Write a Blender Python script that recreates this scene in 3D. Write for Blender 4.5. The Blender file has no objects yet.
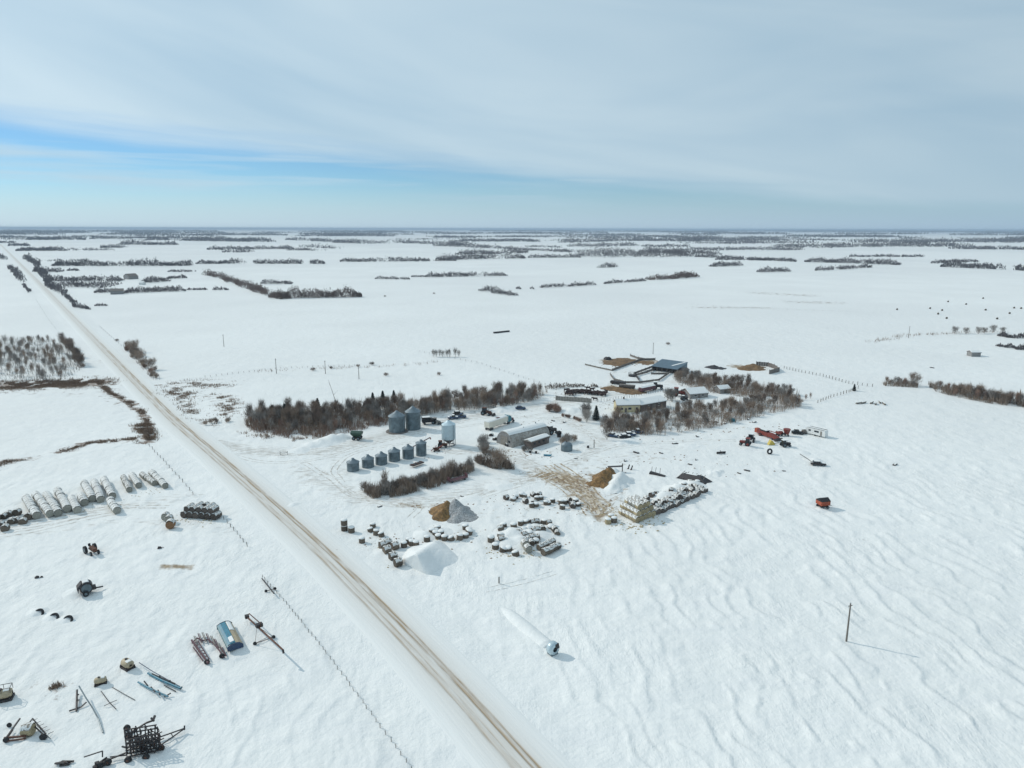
import bpy, math, random
import numpy as np
from mathutils import Vector, Matrix
random.seed(7); RNG = np.random.default_rng(11)
R = math.radians
scn = bpy.context.scene
col = scn.collection
F = 710.0; H = 80.0
PITCH = math.atan((384 - 228.6) / F); ROLL = R(0.15)
SUN_AZ = (-0.90, 0.436)      # direction on the ground towards the sun
SUN_EL = R(33)

# ---------------------------------------------------------------- camera
CM = Matrix.Rotation(math.pi / 2 - PITCH, 3, 'X') @ Matrix.Rotation(ROLL, 3, 'Z')
cam = bpy.data.cameras.new('camera'); cam.sensor_width = 36; cam.lens = F / 1024 * 36
cam.clip_start = 0.5; cam.clip_end = 200000
co = bpy.data.objects.new('camera', cam); col.objects.link(co)
co.matrix_world = Matrix.Translation((0, 0, H)) @ CM.to_4x4()
scn.camera = co

def P(x, y, z=0.0):
    d = CM @ Vector(((x - 512) / F, -(y - 384) / F, -1))
    t = (z - H) / d.z
    return Vector((d.x * t, d.y * t, z))
def scale_at(x, y):
    p = P(x, y)
    return F / (p - Vector((0, 0, H))).length

# ---------------------------------------------------------------- noise and terrain
def _h(ix, iy, s):
    n = (ix.astype(np.int64) * 374761393 + iy.astype(np.int64) * 668265263 + s * 982451653) & 0xffffffff
    n = ((n ^ (n >> 13)) * 1274126177) & 0xffffffff
    return ((n ^ (n >> 16)) & 0xffff) / 65535.0
def vn(x, y, s=0):
    ix = np.floor(x); iy = np.floor(y); fx = x - ix; fy = y - iy
    fx = fx * fx * (3 - 2 * fx); fy = fy * fy * (3 - 2 * fy)
    a = _h(ix, iy, s); b = _h(ix + 1, iy, s); c = _h(ix, iy + 1, s); d = _h(ix + 1, iy + 1, s)
    return (a * (1 - fx) + b * fx) * (1 - fy) + (c * (1 - fx) + d * fx) * fy
def fbm(x, y, s=0, o=3):
    r = 0; a = .5; t = 0
    for i in range(o):
        r = r + a * vn(x * 2 ** i, y * 2 ** i, s + i * 17); t += a; a *= .5
    return r / t
def sstep(a, b, x):
    t = np.clip((x - a) / (b - a), 0, 1); return t * t * (3 - 2 * t)

def polyw(pts): return [np.array(P(*p)[:2]) for p in pts]
def pdist(X, Y, pts):
    """distance to polyline and signed side distance"""
    best = np.full(np.shape(X), 1e9)
    for a, b in zip(pts[:-1], pts[1:]):
        d = b - a; L2 = d @ d
        t = np.clip(((X - a[0]) * d[0] + (Y - a[1]) * d[1]) / L2, 0, 1)
        q = np.hypot(X - a[0] - t * d[0], Y - a[1] - t * d[1])
        best = np.minimum(best, q)
    return best

road_px = [(668, 930), (524, 768), (428, 660), (326, 556), (256, 492), (222, 462), (194, 438), (172, 419), (140, 387), (107, 353), (72, 317), (35, 279), (21, 265), (11, 255), (3, 247), (-9, 237)]
ROAD = polyw(road_px)
FLAT = [polyw([(340, 455), (440, 470), (560, 440), (640, 400)])]

def gh(X, Y):
    X = np.asarray(X, float); Y = np.asarray(Y, float)
    # broad swells
    g = (fbm(X / 70, Y / 70, 3, 3) - .5) * 0.9 + (fbm(X / 18, Y / 18, 5, 2) - .5) * 0.22
    # wind scarps: slow rise to the right, steep lee side
    wx = fbm(X / 16, Y / 20, 21, 3) * 2.6 + fbm(X / 5, Y / 6, 22, 2) * .6
    u = (X * .97 + Y * .16) / 4.6 + wx
    f = u - np.floor(u)
    saw = np.where(f < .88, (f / .88) ** 1.5, (1 - f) / .12)
    m = sstep(.40, .60, fbm(X / 5 + 40, Y / 7, 31, 3))
    side = sstep(-30, 40, X - .10 * Y)            # stronger on the open field to the right
    near = 1 - sstep(210, 420, np.hypot(X, Y))
    g = g + saw * m * (.13 + .20 * side) * (.25 + .75 * near)
    # ripples
    g = g + (fbm(X / 3.1, Y / 5.2, 41, 3) - .5) * .26 * (.3 + .7 * near)
    u2 = (X * .9 + Y * .44) / 2.7 + fbm(X / 7, Y / 7, 71, 2) * 2.6; f2 = u2 - np.floor(u2)
    g = g + np.where(f2 < .75, f2 / .75, (1 - f2) / .25) * sstep(.42, .62, fbm(X / 5 + 9, Y / 6, 73, 2)) * .085 * near
    dr = pdist(X, Y, ROAD)
    k = sstep(5.5, 16, dr)
    g = g * k - .22 * np.exp(-((dr - 13) / 4) ** 2) + .12 * (1 - sstep(5, 8, dr))
    yard = 1 - sstep(0, 1, (np.hypot((X - 5) / 75, (Y - 265) / 60) - .7) / .5)
    g = g * (1 - .8 * yard)
    return g
def g1(x, y): return float(gh(np.array([x]), np.array([y]))[0])
def G(px, py, dz=0):
    p = P(px, py); return Vector((p.x, p.y, g1(p.x, p.y) + dz))

# ---------------------------------------------------------------- materials
def newmat(name):
    m = bpy.data.materials.new(name); m.use_nodes = True
    nt = m.node_tree; b = nt.nodes['Principled BSDF']; return m, nt, b
def noise_node(nt, scale, detail=4, vec=None, rough=.55, kind='Object'):
    n = nt.nodes.new('ShaderNodeTexNoise'); n.inputs['Scale'].default_value = scale
    n.inputs['Detail'].default_value = detail; n.inputs['Roughness'].default_value = rough
    if vec is None:
        tc = nt.nodes.new('ShaderNodeTexCoord'); vec = tc.outputs[kind]
    nt.links.new(vec, n.inputs['Vector']); return n
def ramp(nt, fac, stops):
    r = nt.nodes.new('ShaderNodeValToRGB'); e = r.color_ramp.elements
    while len(e) < len(stops): e.new(.5)
    for i, (p, c) in enumerate(stops):
        e[i].position = p; e[i].color = (*c, 1) if len(c) == 3 else c
    nt.links.new(fac, r.inputs['Fac']); return r
def mth(nt, op, a, b=None, clamp=False):
    n = nt.nodes.new('ShaderNodeMath'); n.operation = op; n.use_clamp = clamp
    for i, v in enumerate((a, b)):
        if v is None: continue
        if isinstance(v, (int, float)): n.inputs[i].default_value = v
        else: nt.links.new(v, n.inputs[i])
    return n.outputs[0]
def mixc(nt, fac, a, b):
    n = nt.nodes.new('ShaderNodeMix'); n.data_type = 'RGBA'
    nt.links.new(fac, n.inputs[0]) if not isinstance(fac, (int, float)) else setattr(n.inputs[0], 'default_value', fac)
    for i, v in ((6, a), (7, b)):
        if isinstance(v, tuple): n.inputs[i].default_value = (*v, 1)
        else: nt.links.new(v, n.inputs[i])
    return n.outputs[2]
def bump(nt, b, h, dist, strength=1):
    n = nt.nodes.new('ShaderNodeBump'); n.inputs['Distance'].default_value = dist
    n.inputs['Strength'].default_value = strength
    nt.links.new(h, n.inputs['Height']); nt.links.new(n.outputs[0], b.inputs['Normal'])
def paint(name, c, rough=.5, metal=0, var=.25, scale=1.5, dirt=None, rnd=False, dthr=.52):
    m, nt, b = newmat(name)
    n = noise_node(nt, scale, 5)
    lo = tuple(max(0, v * (1 - var)) for v in c); hi = tuple(min(1, v * (1 + var)) for v in c)
    r = ramp(nt, n.outputs['Fac'], [(.3, lo), (.7, hi)])
    out = r.outputs[0]
    if dirt:
        n2 = noise_node(nt, scale * 2.7, 6)
        f = ramp(nt, n2.outputs['Fac'], [(dthr, (0, 0, 0)), (dthr + .12, (1, 1, 1))])
        out = mixc(nt, f.outputs[0], out, dirt)
    if rnd:
        oi = nt.nodes.new('ShaderNodeObjectInfo'); hs = nt.nodes.new('ShaderNodeHueSaturation')
        nt.links.new(out, hs.inputs['Color'])
        v = nt.nodes.new('ShaderNodeMapRange'); v.inputs[3].default_value = .7; v.inputs[4].default_value = 1.35
        nt.links.new(oi.outputs['Random'], v.inputs[0]); nt.links.new(v.outputs[0], hs.inputs['Value'])
        out = hs.outputs[0]
    nt.links.new(out, b.inputs['Base Color'])
    b.inputs['Roughness'].default_value = rough; b.inputs['Metallic'].default_value = metal
    return m
SNOWC = (.80, .80, .78)
def m_snow(name='snow', s=1.2, d=.06):
    m, nt, b = newmat(name)
    n = noise_node(nt, s, 6)
    r = ramp(nt, n.outputs['Fac'], [(.3, (.745, .75, .735)), (.7, (.80, .80, .785))])
    nt.links.new(r.outputs[0], b.inputs['Base Color']); b.inputs['Roughness'].default_value = .7
    b.inputs['Specular IOR Level'].default_value = .2
    bump(nt, b, n.outputs['Fac'], d); return m
M = dict(
    snow=m_snow(), drift=m_snow('drift_snow', .5, .25),
    galv=paint('galvanised_steel', (.125, .165, .185), .42, .3, .35, .6),
    galv_light=paint('bright_steel', (.50, .60, .64), .38, .3, .15, .6),
    galv_roof=paint('steel_roof', (.17, .21, .235), .45, .3, .3, .5),
    steel_dark=paint('dark_steel', (.034, .034, .038), .6, .2, .3, 2, (.08, .045, .03)),
    rust=paint('rusty_steel', (.12, .05, .03), .8, .1, .4, 2, (.05, .035, .03)),
    maroon=paint('maroon_paint', (.10, .035, .045), .6, 0, .3, 2, (.16, .12, .12)),
    black=paint('black_rubber', (.018, .018, .02), .8, 0, .3, 2),
    red=paint('red_paint', (.20, .028, .018), .5, 0, .25, 1.5, (.17, .05, .03)),
    orange=paint('orange_red_paint', (.38, .075, .03), .5, 0, .25, 1.5, (.2, .06, .04)),
    green=paint('green_paint', (.018, .055, .035), .5, 0, .3, 1),
    blue=paint('blue_paint', (.03, .19, .27), .5, 0, .25, 1.5, (.05, .12, .18)),
    teal=paint('teal_paint', (.02, .16, .20), .5, 0, .25, 1.5),
    navy=paint('navy_paint', (.03, .06, .12), .5, 0, .25, 1.5),
    yellow=paint('yellow_paint', (.55, .42, .08), .5, 0, .2, 1.5),
    tan=paint('tan_plastic', (.42, .34, .22), .6, 0, .15, 1.2, (.34, .28, .2)),
    cream=paint('cream_siding', (.55, .48, .30), .6, 0, .12, 1),
    white=paint('white_paint', (.72, .72, .70), .5, 0, .08, 1),
    creamwhite=paint('cream_trailer_paint', (.66, .62, .53), .5, 0, .08, .6),
    glass=paint('dark_glass', (.02, .025, .03), .15, 0, .2, 1),
    brownwall=paint('brown_board_wall', (.11, .085, .075), .8, 0, .3, 1),
    greywall=paint('grey_board_wall', (.24, .235, .23), .8, 0, .25, 1.2),
    boards=paint('weathered_boards', (.17, .15, .135), .85, 0, .35, 1.5, (.10, .09, .085)),
    boards_light=paint('pale_boards', (.24, .22, .195), .85, 0, .3, 1.5, (.2, .18, .16)),
    wood=paint('weathered_post', (.17, .15, .13), .9, 0, .3, 3),
    hay=paint('hay', (.125, .10, .075), .95, 0, .35, 6, (.06, .05, .045), rnd=True),
    hay_dark=paint('dark_hay', (.085, .068, .058), .95, 0, .4, 5, (.16, .13, .105), rnd=True),
    hay_warm=paint('straw_coloured_hay', (.37, .30, .18), .95, 0, .3, 5, (.16, .13, .09), rnd=True),
    hay_grey=paint('greyed_hay', (.30, .29, .25), .95, 0, .3, 4, (.19, .18, .16), rnd=True),
    hay_rust=paint('brown_bale_face', (.22, .12, .06), .95, 0, .3, 5),
    cap=paint('patchy_snow_cap', (.77, .775, .76), .8, 0, .05, 1.1, (.22, .19, .155), dthr=.485),
    silage=paint('silage', (.21, .12, .045), .9, 0, .55, .9, (.09, .055, .028)),
    gravel=paint('gravel', (.25, .25, .25), .9, 0, .35, 1.6, (.62, .63, .63)),
    straw=paint('straw_bedding', (.17, .10, .045), .9, 0, .5, .7, (.12, .075, .04)),
    bark=paint('grey_bark', (.36, .33, .30), .9, 0, .3, 2, rnd=True),
    twig=paint('bare_twigs', (.245, .182, .138), .9, 0, .3, .8, rnd=True),
    twig_grey=paint('grey_twigs', (.24, .215, .195), .9, 0, .25, .8, rnd=True),
    twig_dark=paint('dark_twigs', (.17, .125, .098), .9, 0, .3, .8, rnd=True),
    twig_red=paint('red_brown_twigs', (.25, .16, .12), .9, 0, .3, .8, rnd=True),
    spruce=paint('spruce_needles', (.014, .028, .022), .9, 0, .4, 3),
    reed=paint('dry_reeds', (.24, .165, .115), .95, 0, .4, 2),
    hide=paint('dark_hide', (.035, .016, .014), .8, 0, .4, 1, rnd=True),
    woods=paint('hazed_far_twigs', (.11, .10, .105), .95, 0, .25, .02),  # paler, greyer tone puts some distance haze into the colour
    woods_brown=paint('far_brown_twigs', (.13, .092, .078), .95, 0, .25, .05),
    roofblue=paint('blue_grey_sheet_metal', (.10, .15, .19), .5, .2, .15, .6),
)

# ---------------------------------------------------------------- mesh builder
class MB:
    def __init__(s): s.v = []; s.f = []
    def add(s, vs, fs):
        o = len(s.v); s.v += [tuple(p) for p in vs]; s.f += [tuple(i + o for i in f) for f in fs]; return s
    def box(s, c, d, rz=0, ry=0):
        m = Matrix.Rotation(rz, 3, 'Z') @ Matrix.Rotation(ry, 3, 'Y')
        vs = [Vector(c) + m @ Vector((x * d[0] / 2, y * d[1] / 2, z * d[2] / 2)) for x in (-1, 1) for y in (-1, 1) for z in (-1, 1)]
        return s.add(vs, [(0, 1, 3, 2), (4, 6, 7, 5), (0, 4, 5, 1), (2, 3, 7, 6), (0, 2, 6, 4), (1, 5, 7, 3)])
    def cyl(s, a, b, r0, r1=None, n=10, caps=True):
        r1 = r0 if r1 is None else r1
        a = Vector(a); b = Vector(b); d = (b - a)
        if d.length < 1e-6: return s
        d.normalize(); u = d.orthogonal().normalized(); w = d.cross(u)
        vs = []
        for p, r in ((a, r0), (b, r1)):
            vs += [p + (u * math.cos(t) + w * math.sin(t)) * r for t in [2 * math.pi * i / n for i in range(n)]]
        fs = [(i, (i + 1) % n, n + (i + 1) % n, n + i) for i in range(n)]
        if caps: fs += [tuple(range(n))[::-1], tuple(range(n, 2 * n))]
        return s.add(vs, fs)
    def beam(s, a, b, w=.1, h=None):
        h = h or w; a = Vector(a); b = Vector(b); d = (b - a).normalized()
        side = d.cross(Vector((0, 0, 1)))
        if side.length < .01: side = Vector((1, 0, 0))
        side.normalize(); up = side.cross(d)
        vs = [p + side * (sx * w / 2) + up * (sz * h / 2) for p in (a, b) for sx in (-1, 1) for sz in (-1, 1)]
        return s.add(vs, [(0, 1, 3, 2), (4, 6, 7, 5), (0, 4, 5, 1), (2, 3, 7, 6), (0, 2, 6, 4), (1, 5, 7, 3)])
    def prism(s, prof, y0, y1):
        """profile of (x,z) points extruded along y"""
        n = len(prof)
        vs = [(x, y0, z) for x, z in prof] + [(x, y1, z) for x, z in prof]
        return s.add(vs, [(i, (i + 1) % n, n + (i + 1) % n, n + i) for i in range(n)] + [tuple(range(n))[::-1], tuple(range(n, 2 * n))])
    def prismx(s, prof, x0, x1):
        n = len(prof)
        vs = [(x0, y, z) for y, z in prof] + [(x1, y, z) for y, z in prof]
        return s.add(vs, [(i, (i + 1) % n, n + (i + 1) % n, n + i) for i in range(n)] + [tuple(range(n))[::-1], tuple(range(n, 2 * n))])
    def lathe(s, prof, n=20, c=(0, 0)):
        k = len(prof)
        vs = [(c[0] + r * math.cos(2 * math.pi * j / n), c[1] + r * math.sin(2 * math.pi * j / n), z) for r, z in prof for j in range(n)]
        fs = [(i * n + j, i * n + (j + 1) % n, (i + 1) * n + (j + 1) % n, (i + 1) * n + j) for i in range(k - 1) for j in range(n)]
        fs += [tuple(range(n))[::-1], tuple(range((k - 1) * n, k * n))]
        return s.add(vs, fs)
    def wheel(s, c, r, w, axis='y', n=14):
        a = Vector(c); o = Vector((0, w / 2, 0)) if axis == 'y' else Vector((w / 2, 0, 0))
        return s.cyl(a - o, a + o, r, r, n)
def meshof(name, mb, mat, smooth=False):
    me = bpy.data.meshes.new(name); me.from_pydata(mb.v, [], mb.f); me.materials.append(mat)
    if smooth:
        me.polygons.foreach_set('use_smooth', [True] * len(me.polygons))
    me.update(); return me
def mesh_np(name, V, Fc, mat, smooth=False):
    k = Fc.shape[1]
    me = bpy.data.meshes.new(name); me.vertices.add(len(V)); me.vertices.foreach_set('co', V.astype(np.float32).ravel())
    me.loops.add(Fc.size); me.loops.foreach_set('vertex_index', Fc.astype(np.int32).ravel())
    me.polygons.add(len(Fc)); me.polygons.foreach_set('loop_start', np.arange(0, Fc.size, k, dtype=np.int32))
    if smooth: me.polygons.foreach_set('use_smooth', np.ones(len(Fc), bool))
    me.materials.append(mat); me.update(calc_edges=True); return me
def tag(o, label, cat, group=None, kind=None):
    if label: o['label'] = label
    if cat: o['category'] = cat
    if group: o['group'] = group
    if kind: o['kind'] = kind
    return o
def obj(name, me, parent=None, loc=None, rz=0):
    o = bpy.data.objects.new(name, me); col.objects.link(o)
    if parent: o.parent = parent
    if loc is not None: o.location = loc
    o.rotation_euler.z = rz
    return o
def part(name, mb, mat, parent, label=None, smooth=False):
    o = obj(name, meshof(name, mb, M[mat], smooth), parent)
    if label: o['label'] = label
    return o
def thing(name, label, cat, loc, rz=0, group=None):
    o = bpy.data.objects.new(name, None); o.empty_display_size = .5; col.objects.link(o)
    o.location = loc; o.rotation_euler.z = rz
    return tag(o, label, cat, group)
KIDS = {}
def kids(o):
    return [c for c in bpy.data.objects if c.parent == o]
def clone(o, loc, rz=0, label=None, s=None, tree=None):
    """tree = list of (child, [grandchildren]) gathered once"""
    c = o.copy(); col.objects.link(c); c.location = loc; c.rotation_euler.z = rz
    if s: c.scale = s if isinstance(s, tuple) else (s, s, s)
    if label: c['label'] = label
    if o.name not in KIDS: KIDS[o.name] = [(k, kids(k)) for k in kids(o)]
    for k, gs in KIDS[o.name]:
        d = k.copy(); col.objects.link(d); d.parent = c
        for g_ in gs:
            e = g_.copy(); col.objects.link(e); e.parent = d
    return c
def ang(a, b):
    p = P(*a); q = P(*b); return math.atan2(q.y - p.y, q.x - p.x)
def dist(a, b): return (P(*a) - P(*b)).length

# ---------------------------------------------------------------- world, sun
w = bpy.data.worlds.new('World'); scn.world = w; w.use_nodes = True
nt = w.node_tree; bg = nt.nodes['Background']
sky = nt.nodes.new('ShaderNodeTexSky'); sky.sky_type = 'NISHITA'; sky.sun_disc = False
sky.sun_elevation = SUN_EL; sky.sun_rotation = math.atan2(SUN_AZ[0], SUN_AZ[1]) % (2 * math.pi)
sky.air_density = .9; sky.dust_density = 0.0; sky.ozone_density = 3.0; sky.altitude = 600
bg.inputs['Strength'].default_value = .10
tc = nt.nodes.new('ShaderNodeTexCoord'); sp = nt.nodes.new('ShaderNodeSeparateXYZ'); nt.links.new(tc.outputs['Generated'], sp.inputs[0])
xo, yo, zo = sp.outputs
az = mth(nt, 'ARCTAN2', xo, yo)
el = mth(nt, 'ARCSINE', zo)
cmb = nt.nodes.new('ShaderNodeCombineXYZ')
nt.links.new(mth(nt, 'MULTIPLY', az, 1.0), cmb.inputs[0]); nt.links.new(mth(nt, 'MULTIPLY', mth(nt, 'ADD', el, mth(nt, 'MULTIPLY', az, .06)), 14.0), cmb.inputs[1])
cmb3 = nt.nodes.new('ShaderNodeCombineXYZ'); nt.links.new(az, cmb3.inputs[0]); nt.links.new(mth(nt, 'MULTIPLY', mth(nt, 'ADD', el, mth(nt, 'MULTIPLY', az, .18)), 5.0), cmb3.inputs[1])
n1 = noise_node(nt, 2.3, 4, cmb.outputs[0], .5); n2 = noise_node(nt, 1.5, 4, cmb3.outputs[0], .5)
n2.inputs['Distortion'].default_value = .6
# lower edge of the cloud sheet, sloping down to the right
edge = nt.nodes.new('ShaderNodeMapRange'); edge.interpolation_type = 'LINEAR'
nt.links.new(az, edge.inputs[0]); edge.inputs[1].default_value = -.68; edge.inputs[2].default_value = .50
edge.inputs[3].default_value = .122; edge.inputs[4].default_value = .016
dlt = mth(nt, 'SUBTRACT', el, edge.outputs[0])
dlt = mth(nt, 'ADD', dlt, mth(nt, 'MULTIPLY', mth(nt, 'SUBTRACT', n1.outputs['Fac'], .5), .075))
msk = nt.nodes.new('ShaderNodeMapRange'); msk.interpolation_type = 'SMOOTHSTEP'; nt.links.new(dlt, msk.inputs[0])
msk.inputs[1].default_value = -.012; msk.inputs[2].default_value = .032; msk.inputs[3].default_value = 0; msk.inputs[4].default_value = .93
# thin streaks below the sheet
cmb2 = nt.nodes.new('ShaderNodeCombineXYZ'); nt.links.new(mth(nt, 'MULTIPLY', az, 1.6), cmb2.inputs[0]); nt.links.new(mth(nt, 'MULTIPLY', el, 28.0), cmb2.inputs[1])
n3 = noise_node(nt, 1.6, 3, cmb2.outputs[0], .5)
st = nt.nodes.new('ShaderNodeMapRange'); nt.links.new(n3.outputs['Fac'], st.inputs[0])
st.inputs[1].default_value = .48; st.inputs[2].default_value = .66; st.inputs[3].default_value = 0; st.inputs[4].default_value = .75
stlim = nt.nodes.new('ShaderNodeMapRange'); nt.links.new(el, stlim.inputs[0]); stlim.inputs[1].default_value = .02; stlim.inputs[2].default_value = .045
mm = mth(nt, 'MAXIMUM', msk.outputs[0], mth(nt, 'MULTIPLY', st.outputs[0], stlim.outputs[0]))
cl = ramp(nt, n2.outputs['Fac'], [(.32, (4.35, 6.15, 7.5)), (.66, (6.25, 7.75, 8.6))])
# the sheet thins into brighter haze on the sun side
ss = nt.nodes.new('ShaderNodeMapRange'); nt.links.new(az, ss.inputs[0]); ss.inputs[1].default_value = .8; ss.inputs[2].default_value = -1.2
ss.inputs[3].default_value = .86; ss.inputs[4].default_value = 1.14
vm = nt.nodes.new('ShaderNodeVectorMath'); vm.operation = 'SCALE'; nt.links.new(cl.outputs[0], vm.inputs[0]); nt.links.new(ss.outputs[0], vm.inputs['Scale'])
skv = nt.nodes.new('ShaderNodeVectorMath'); skv.operation = 'MULTIPLY'; nt.links.new(sky.outputs[0], skv.inputs[0]); skv.inputs[1].default_value = (.62, .84, .98)
low = nt.nodes.new('ShaderNodeMapRange'); low.interpolation_type = 'SMOOTHSTEP'; nt.links.new(el, low.inputs[0]); low.inputs[1].default_value = .075; low.inputs[2].default_value = -.01; low.inputs[3].default_value = 0; low.inputs[4].default_value = .95
hzr = nt.nodes.new('ShaderNodeMapRange'); nt.links.new(az, hzr.inputs[0]); hzr.inputs[1].default_value = -.7; hzr.inputs[2].default_value = .7
hcol = mixc(nt, hzr.outputs[0], (6.0, 7.5, 8.6), (3.6, 5.1, 6.7))
clear = mixc(nt, low.outputs[0], skv.outputs[0], hcol)
nt.links.new(mixc(nt, mm, clear, vm.outputs[0]), bg.inputs['Color'])
SKYNODES = (sky, skv, cl)

sl = bpy.data.lights.new('sun', 'SUN'); sl.energy = 2.35; sl.angle = R(.9); sl.color = (1, .94, .84)
so = obj('sun', sl); so.location = (-300, 200, 300)
sv = Vector((SUN_AZ[0] * math.cos(SUN_EL), SUN_AZ[1] * math.cos(SUN_EL), math.sin(SUN_EL)))
so.rotation_euler = sv.to_track_quat('Z', 'Y').to_euler()
scn.view_settings.view_transform = 'Standard'; scn.view_settings.look = 'None'
scn.view_settings.exposure = -0.05; scn.view_settings.gamma = 1
scn.cycles.max_bounces = 5; scn.cycles.volume_bounces = 0; scn.cycles.use_adaptive_sampling = True

# ---------------------------------------------------------------- ground sheet
ys = []
py = 1050.0
while py > 231.0:
    ys.append(P(512, py).y); py -= 1.15 if py < 620 else 1.6
far = ys[-1]
while far < 42000: far *= 1.22; ys.append(far)
ys = [-42000, -9000, -1500, -250, 0, 25] + [y for y in ys if y > 30]
ysA = np.array(sorted(set(ys)))
na = 1150
aa = np.linspace(-1.45, 1.45, na)
Yg = np.repeat(ysA[:, None], na, 1); Xg = aa[None, :] * (np.abs(Yg) + 55)
mid = (np.hypot(Xg, Yg) < 3000)
Zg = gh(Xg, Yg)
Zg = np.where(mid, Zg, Zg * .3)
idx = np.arange(len(ysA) * na).reshape(len(ysA), na)
Fg = np.stack([idx[:-1, :-1], idx[:-1, 1:], idx[1:, 1:], idx[1:, :-1]], -1).reshape(-1, 4)

def blob(X, Y, pts, rad):
    return 1 - sstep(.0, 1, pdist(X, Y, polyw(pts)) / rad)
def m_ground():
    m, nt, b = newmat('snow_ground')
    geo = nt.nodes.new('ShaderNodeNewGeometry'); pos = geo.outputs['Position']
    def at(n):
        a = nt.nodes.new('ShaderNodeAttribute'); a.attribute_name = n; return a.outputs['Fac']
    big = noise_node(nt, .012, 4, pos); mid_ = noise_node(nt, .16, 5, pos); fine = noise_node(nt, 1.3, 5, pos)
    c0 = ramp(nt, big.outputs['Fac'], [(.3, (.765, .765, .745)), (.7, (.82, .82, .80))]).outputs[0]
    fld = noise_node(nt, .0016, 3, pos, .6)
    c0 = mixc(nt, ramp(nt, fld.outputs['Fac'], [(.44, (0, 0, 0)), (.60, (.55, .55, .55))]).outputs[0], c0, (.70, .70, .69))
    # streaks of old and fresh snow across the wind
    mp = nt.nodes.new('ShaderNodeMapping'); nt.links.new(pos, mp.inputs[0]); mp.inputs['Rotation'].default_value = (0, 0, R(14)); mp.inputs['Scale'].default_value = (.05, .30, 1)
    stn = noise_node(nt, 1.0, 5, mp.outputs[0])
    c0 = mixc(nt, ramp(nt, stn.outputs['Fac'], [(.45, (0, 0, 0)), (.75, (.5, .5, .5))]).outputs[0], c0, (.73, .735, .735))
    def m_of(name, n, k, thr=.5, sh=5):
        v = mth(nt, 'ADD', at(name), mth(nt, 'MULTIPLY', mth(nt, 'SUBTRACT', n, .5), k))
        return mth(nt, 'MULTIPLY', mth(nt, 'SUBTRACT', v, thr), sh, True)
    # packed tracks, greyish
    mp2 = nt.nodes.new('ShaderNodeMapping'); nt.links.new(pos, mp2.inputs[0]); mp2.inputs['Scale'].default_value = (.5, 1.4, 1); mp2.inputs['Rotation'].default_value = (0, 0, R(-35))
    tn = noise_node(nt, .55, 5, mp2.outputs[0])
    tr = m_of('track', tn.outputs['Fac'], 2.2, .46, 1.8)
    c1 = mixc(nt, mth(nt, 'MULTIPLY', tr, .8), c0, (.47, .44, .40))
    # mud and spilled feed
    mn = noise_node(nt, .30, 6, pos, .65)
    mu = m_of('mud', mn.outputs['Fac'], 2.2, .42, 2.2)
    mudc = ramp(nt, fine.outputs['Fac'], [(.3, (.14, .085, .035)), (.7, (.36, .24, .115))]).outputs[0]
    c2 = mixc(nt, mth(nt, 'MULTIPLY', mu, .85), c1, mudc)
    # reeds and stubble poking through
    rn = noise_node(nt, .22, 7, pos, .7)
    re = m_of('reed', rn.outputs['Fac'], 3.2, .56, 2.6)
    reedc = ramp(nt, fine.outputs['Fac'], [(.3, (.12, .08, .06)), (.7, (.27, .19, .14))]).outputs[0]
    c3 = mixc(nt, mth(nt, 'MULTIPLY', re, .9), c2, reedc)
    nt.links.new(c3, b.inputs['Base Color'])
    b.inputs['Roughness'].default_value = .72; b.inputs['Specular IOR Level'].default_value = .15
    mp3 = nt.nodes.new('ShaderNodeMapping'); nt.links.new(pos, mp3.inputs[0]); mp3.inputs['Rotation'].default_value = (0, 0, R(9)); mp3.inputs['Scale'].default_value = (1.0, .34, 1)
    rp = noise_node(nt, 1.0, 4, mp3.outputs[0], .6); rp.inputs['Distortion'].default_value = .5
    rpc = ramp(nt, rp.outputs['Fac'], [(.42, (0, 0, 0)), (.60, (1, 1, 1))])
    msk_ = noise_node(nt, .045, 3, pos)
    mr_ = ramp(nt, msk_.outputs['Fac'], [(.46, (0, 0, 0)), (.62, (1, 1, 1))])
    hh0 = mth(nt, 'MULTIPLY', mth(nt, 'MULTIPLY', rpc.outputs[0], mr_.outputs[0]), .075)
    hh = mth(nt, 'ADD', hh0, mth(nt, 'ADD', mth(nt, 'MULTIPLY', fine.outputs['Fac'], .16), mid_.outputs['Fac']))
    bump(nt, b, hh, .65); return m
me = mesh_np('ground', np.stack([Xg, Yg, Zg], -1).reshape(-1, 3), Fg, m_ground(), True)
near_i = np.hypot(Xg, Yg).ravel() < 2500
Xn = Xg.ravel()[near_i]; Yn = Yg.ravel()[near_i]
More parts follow.
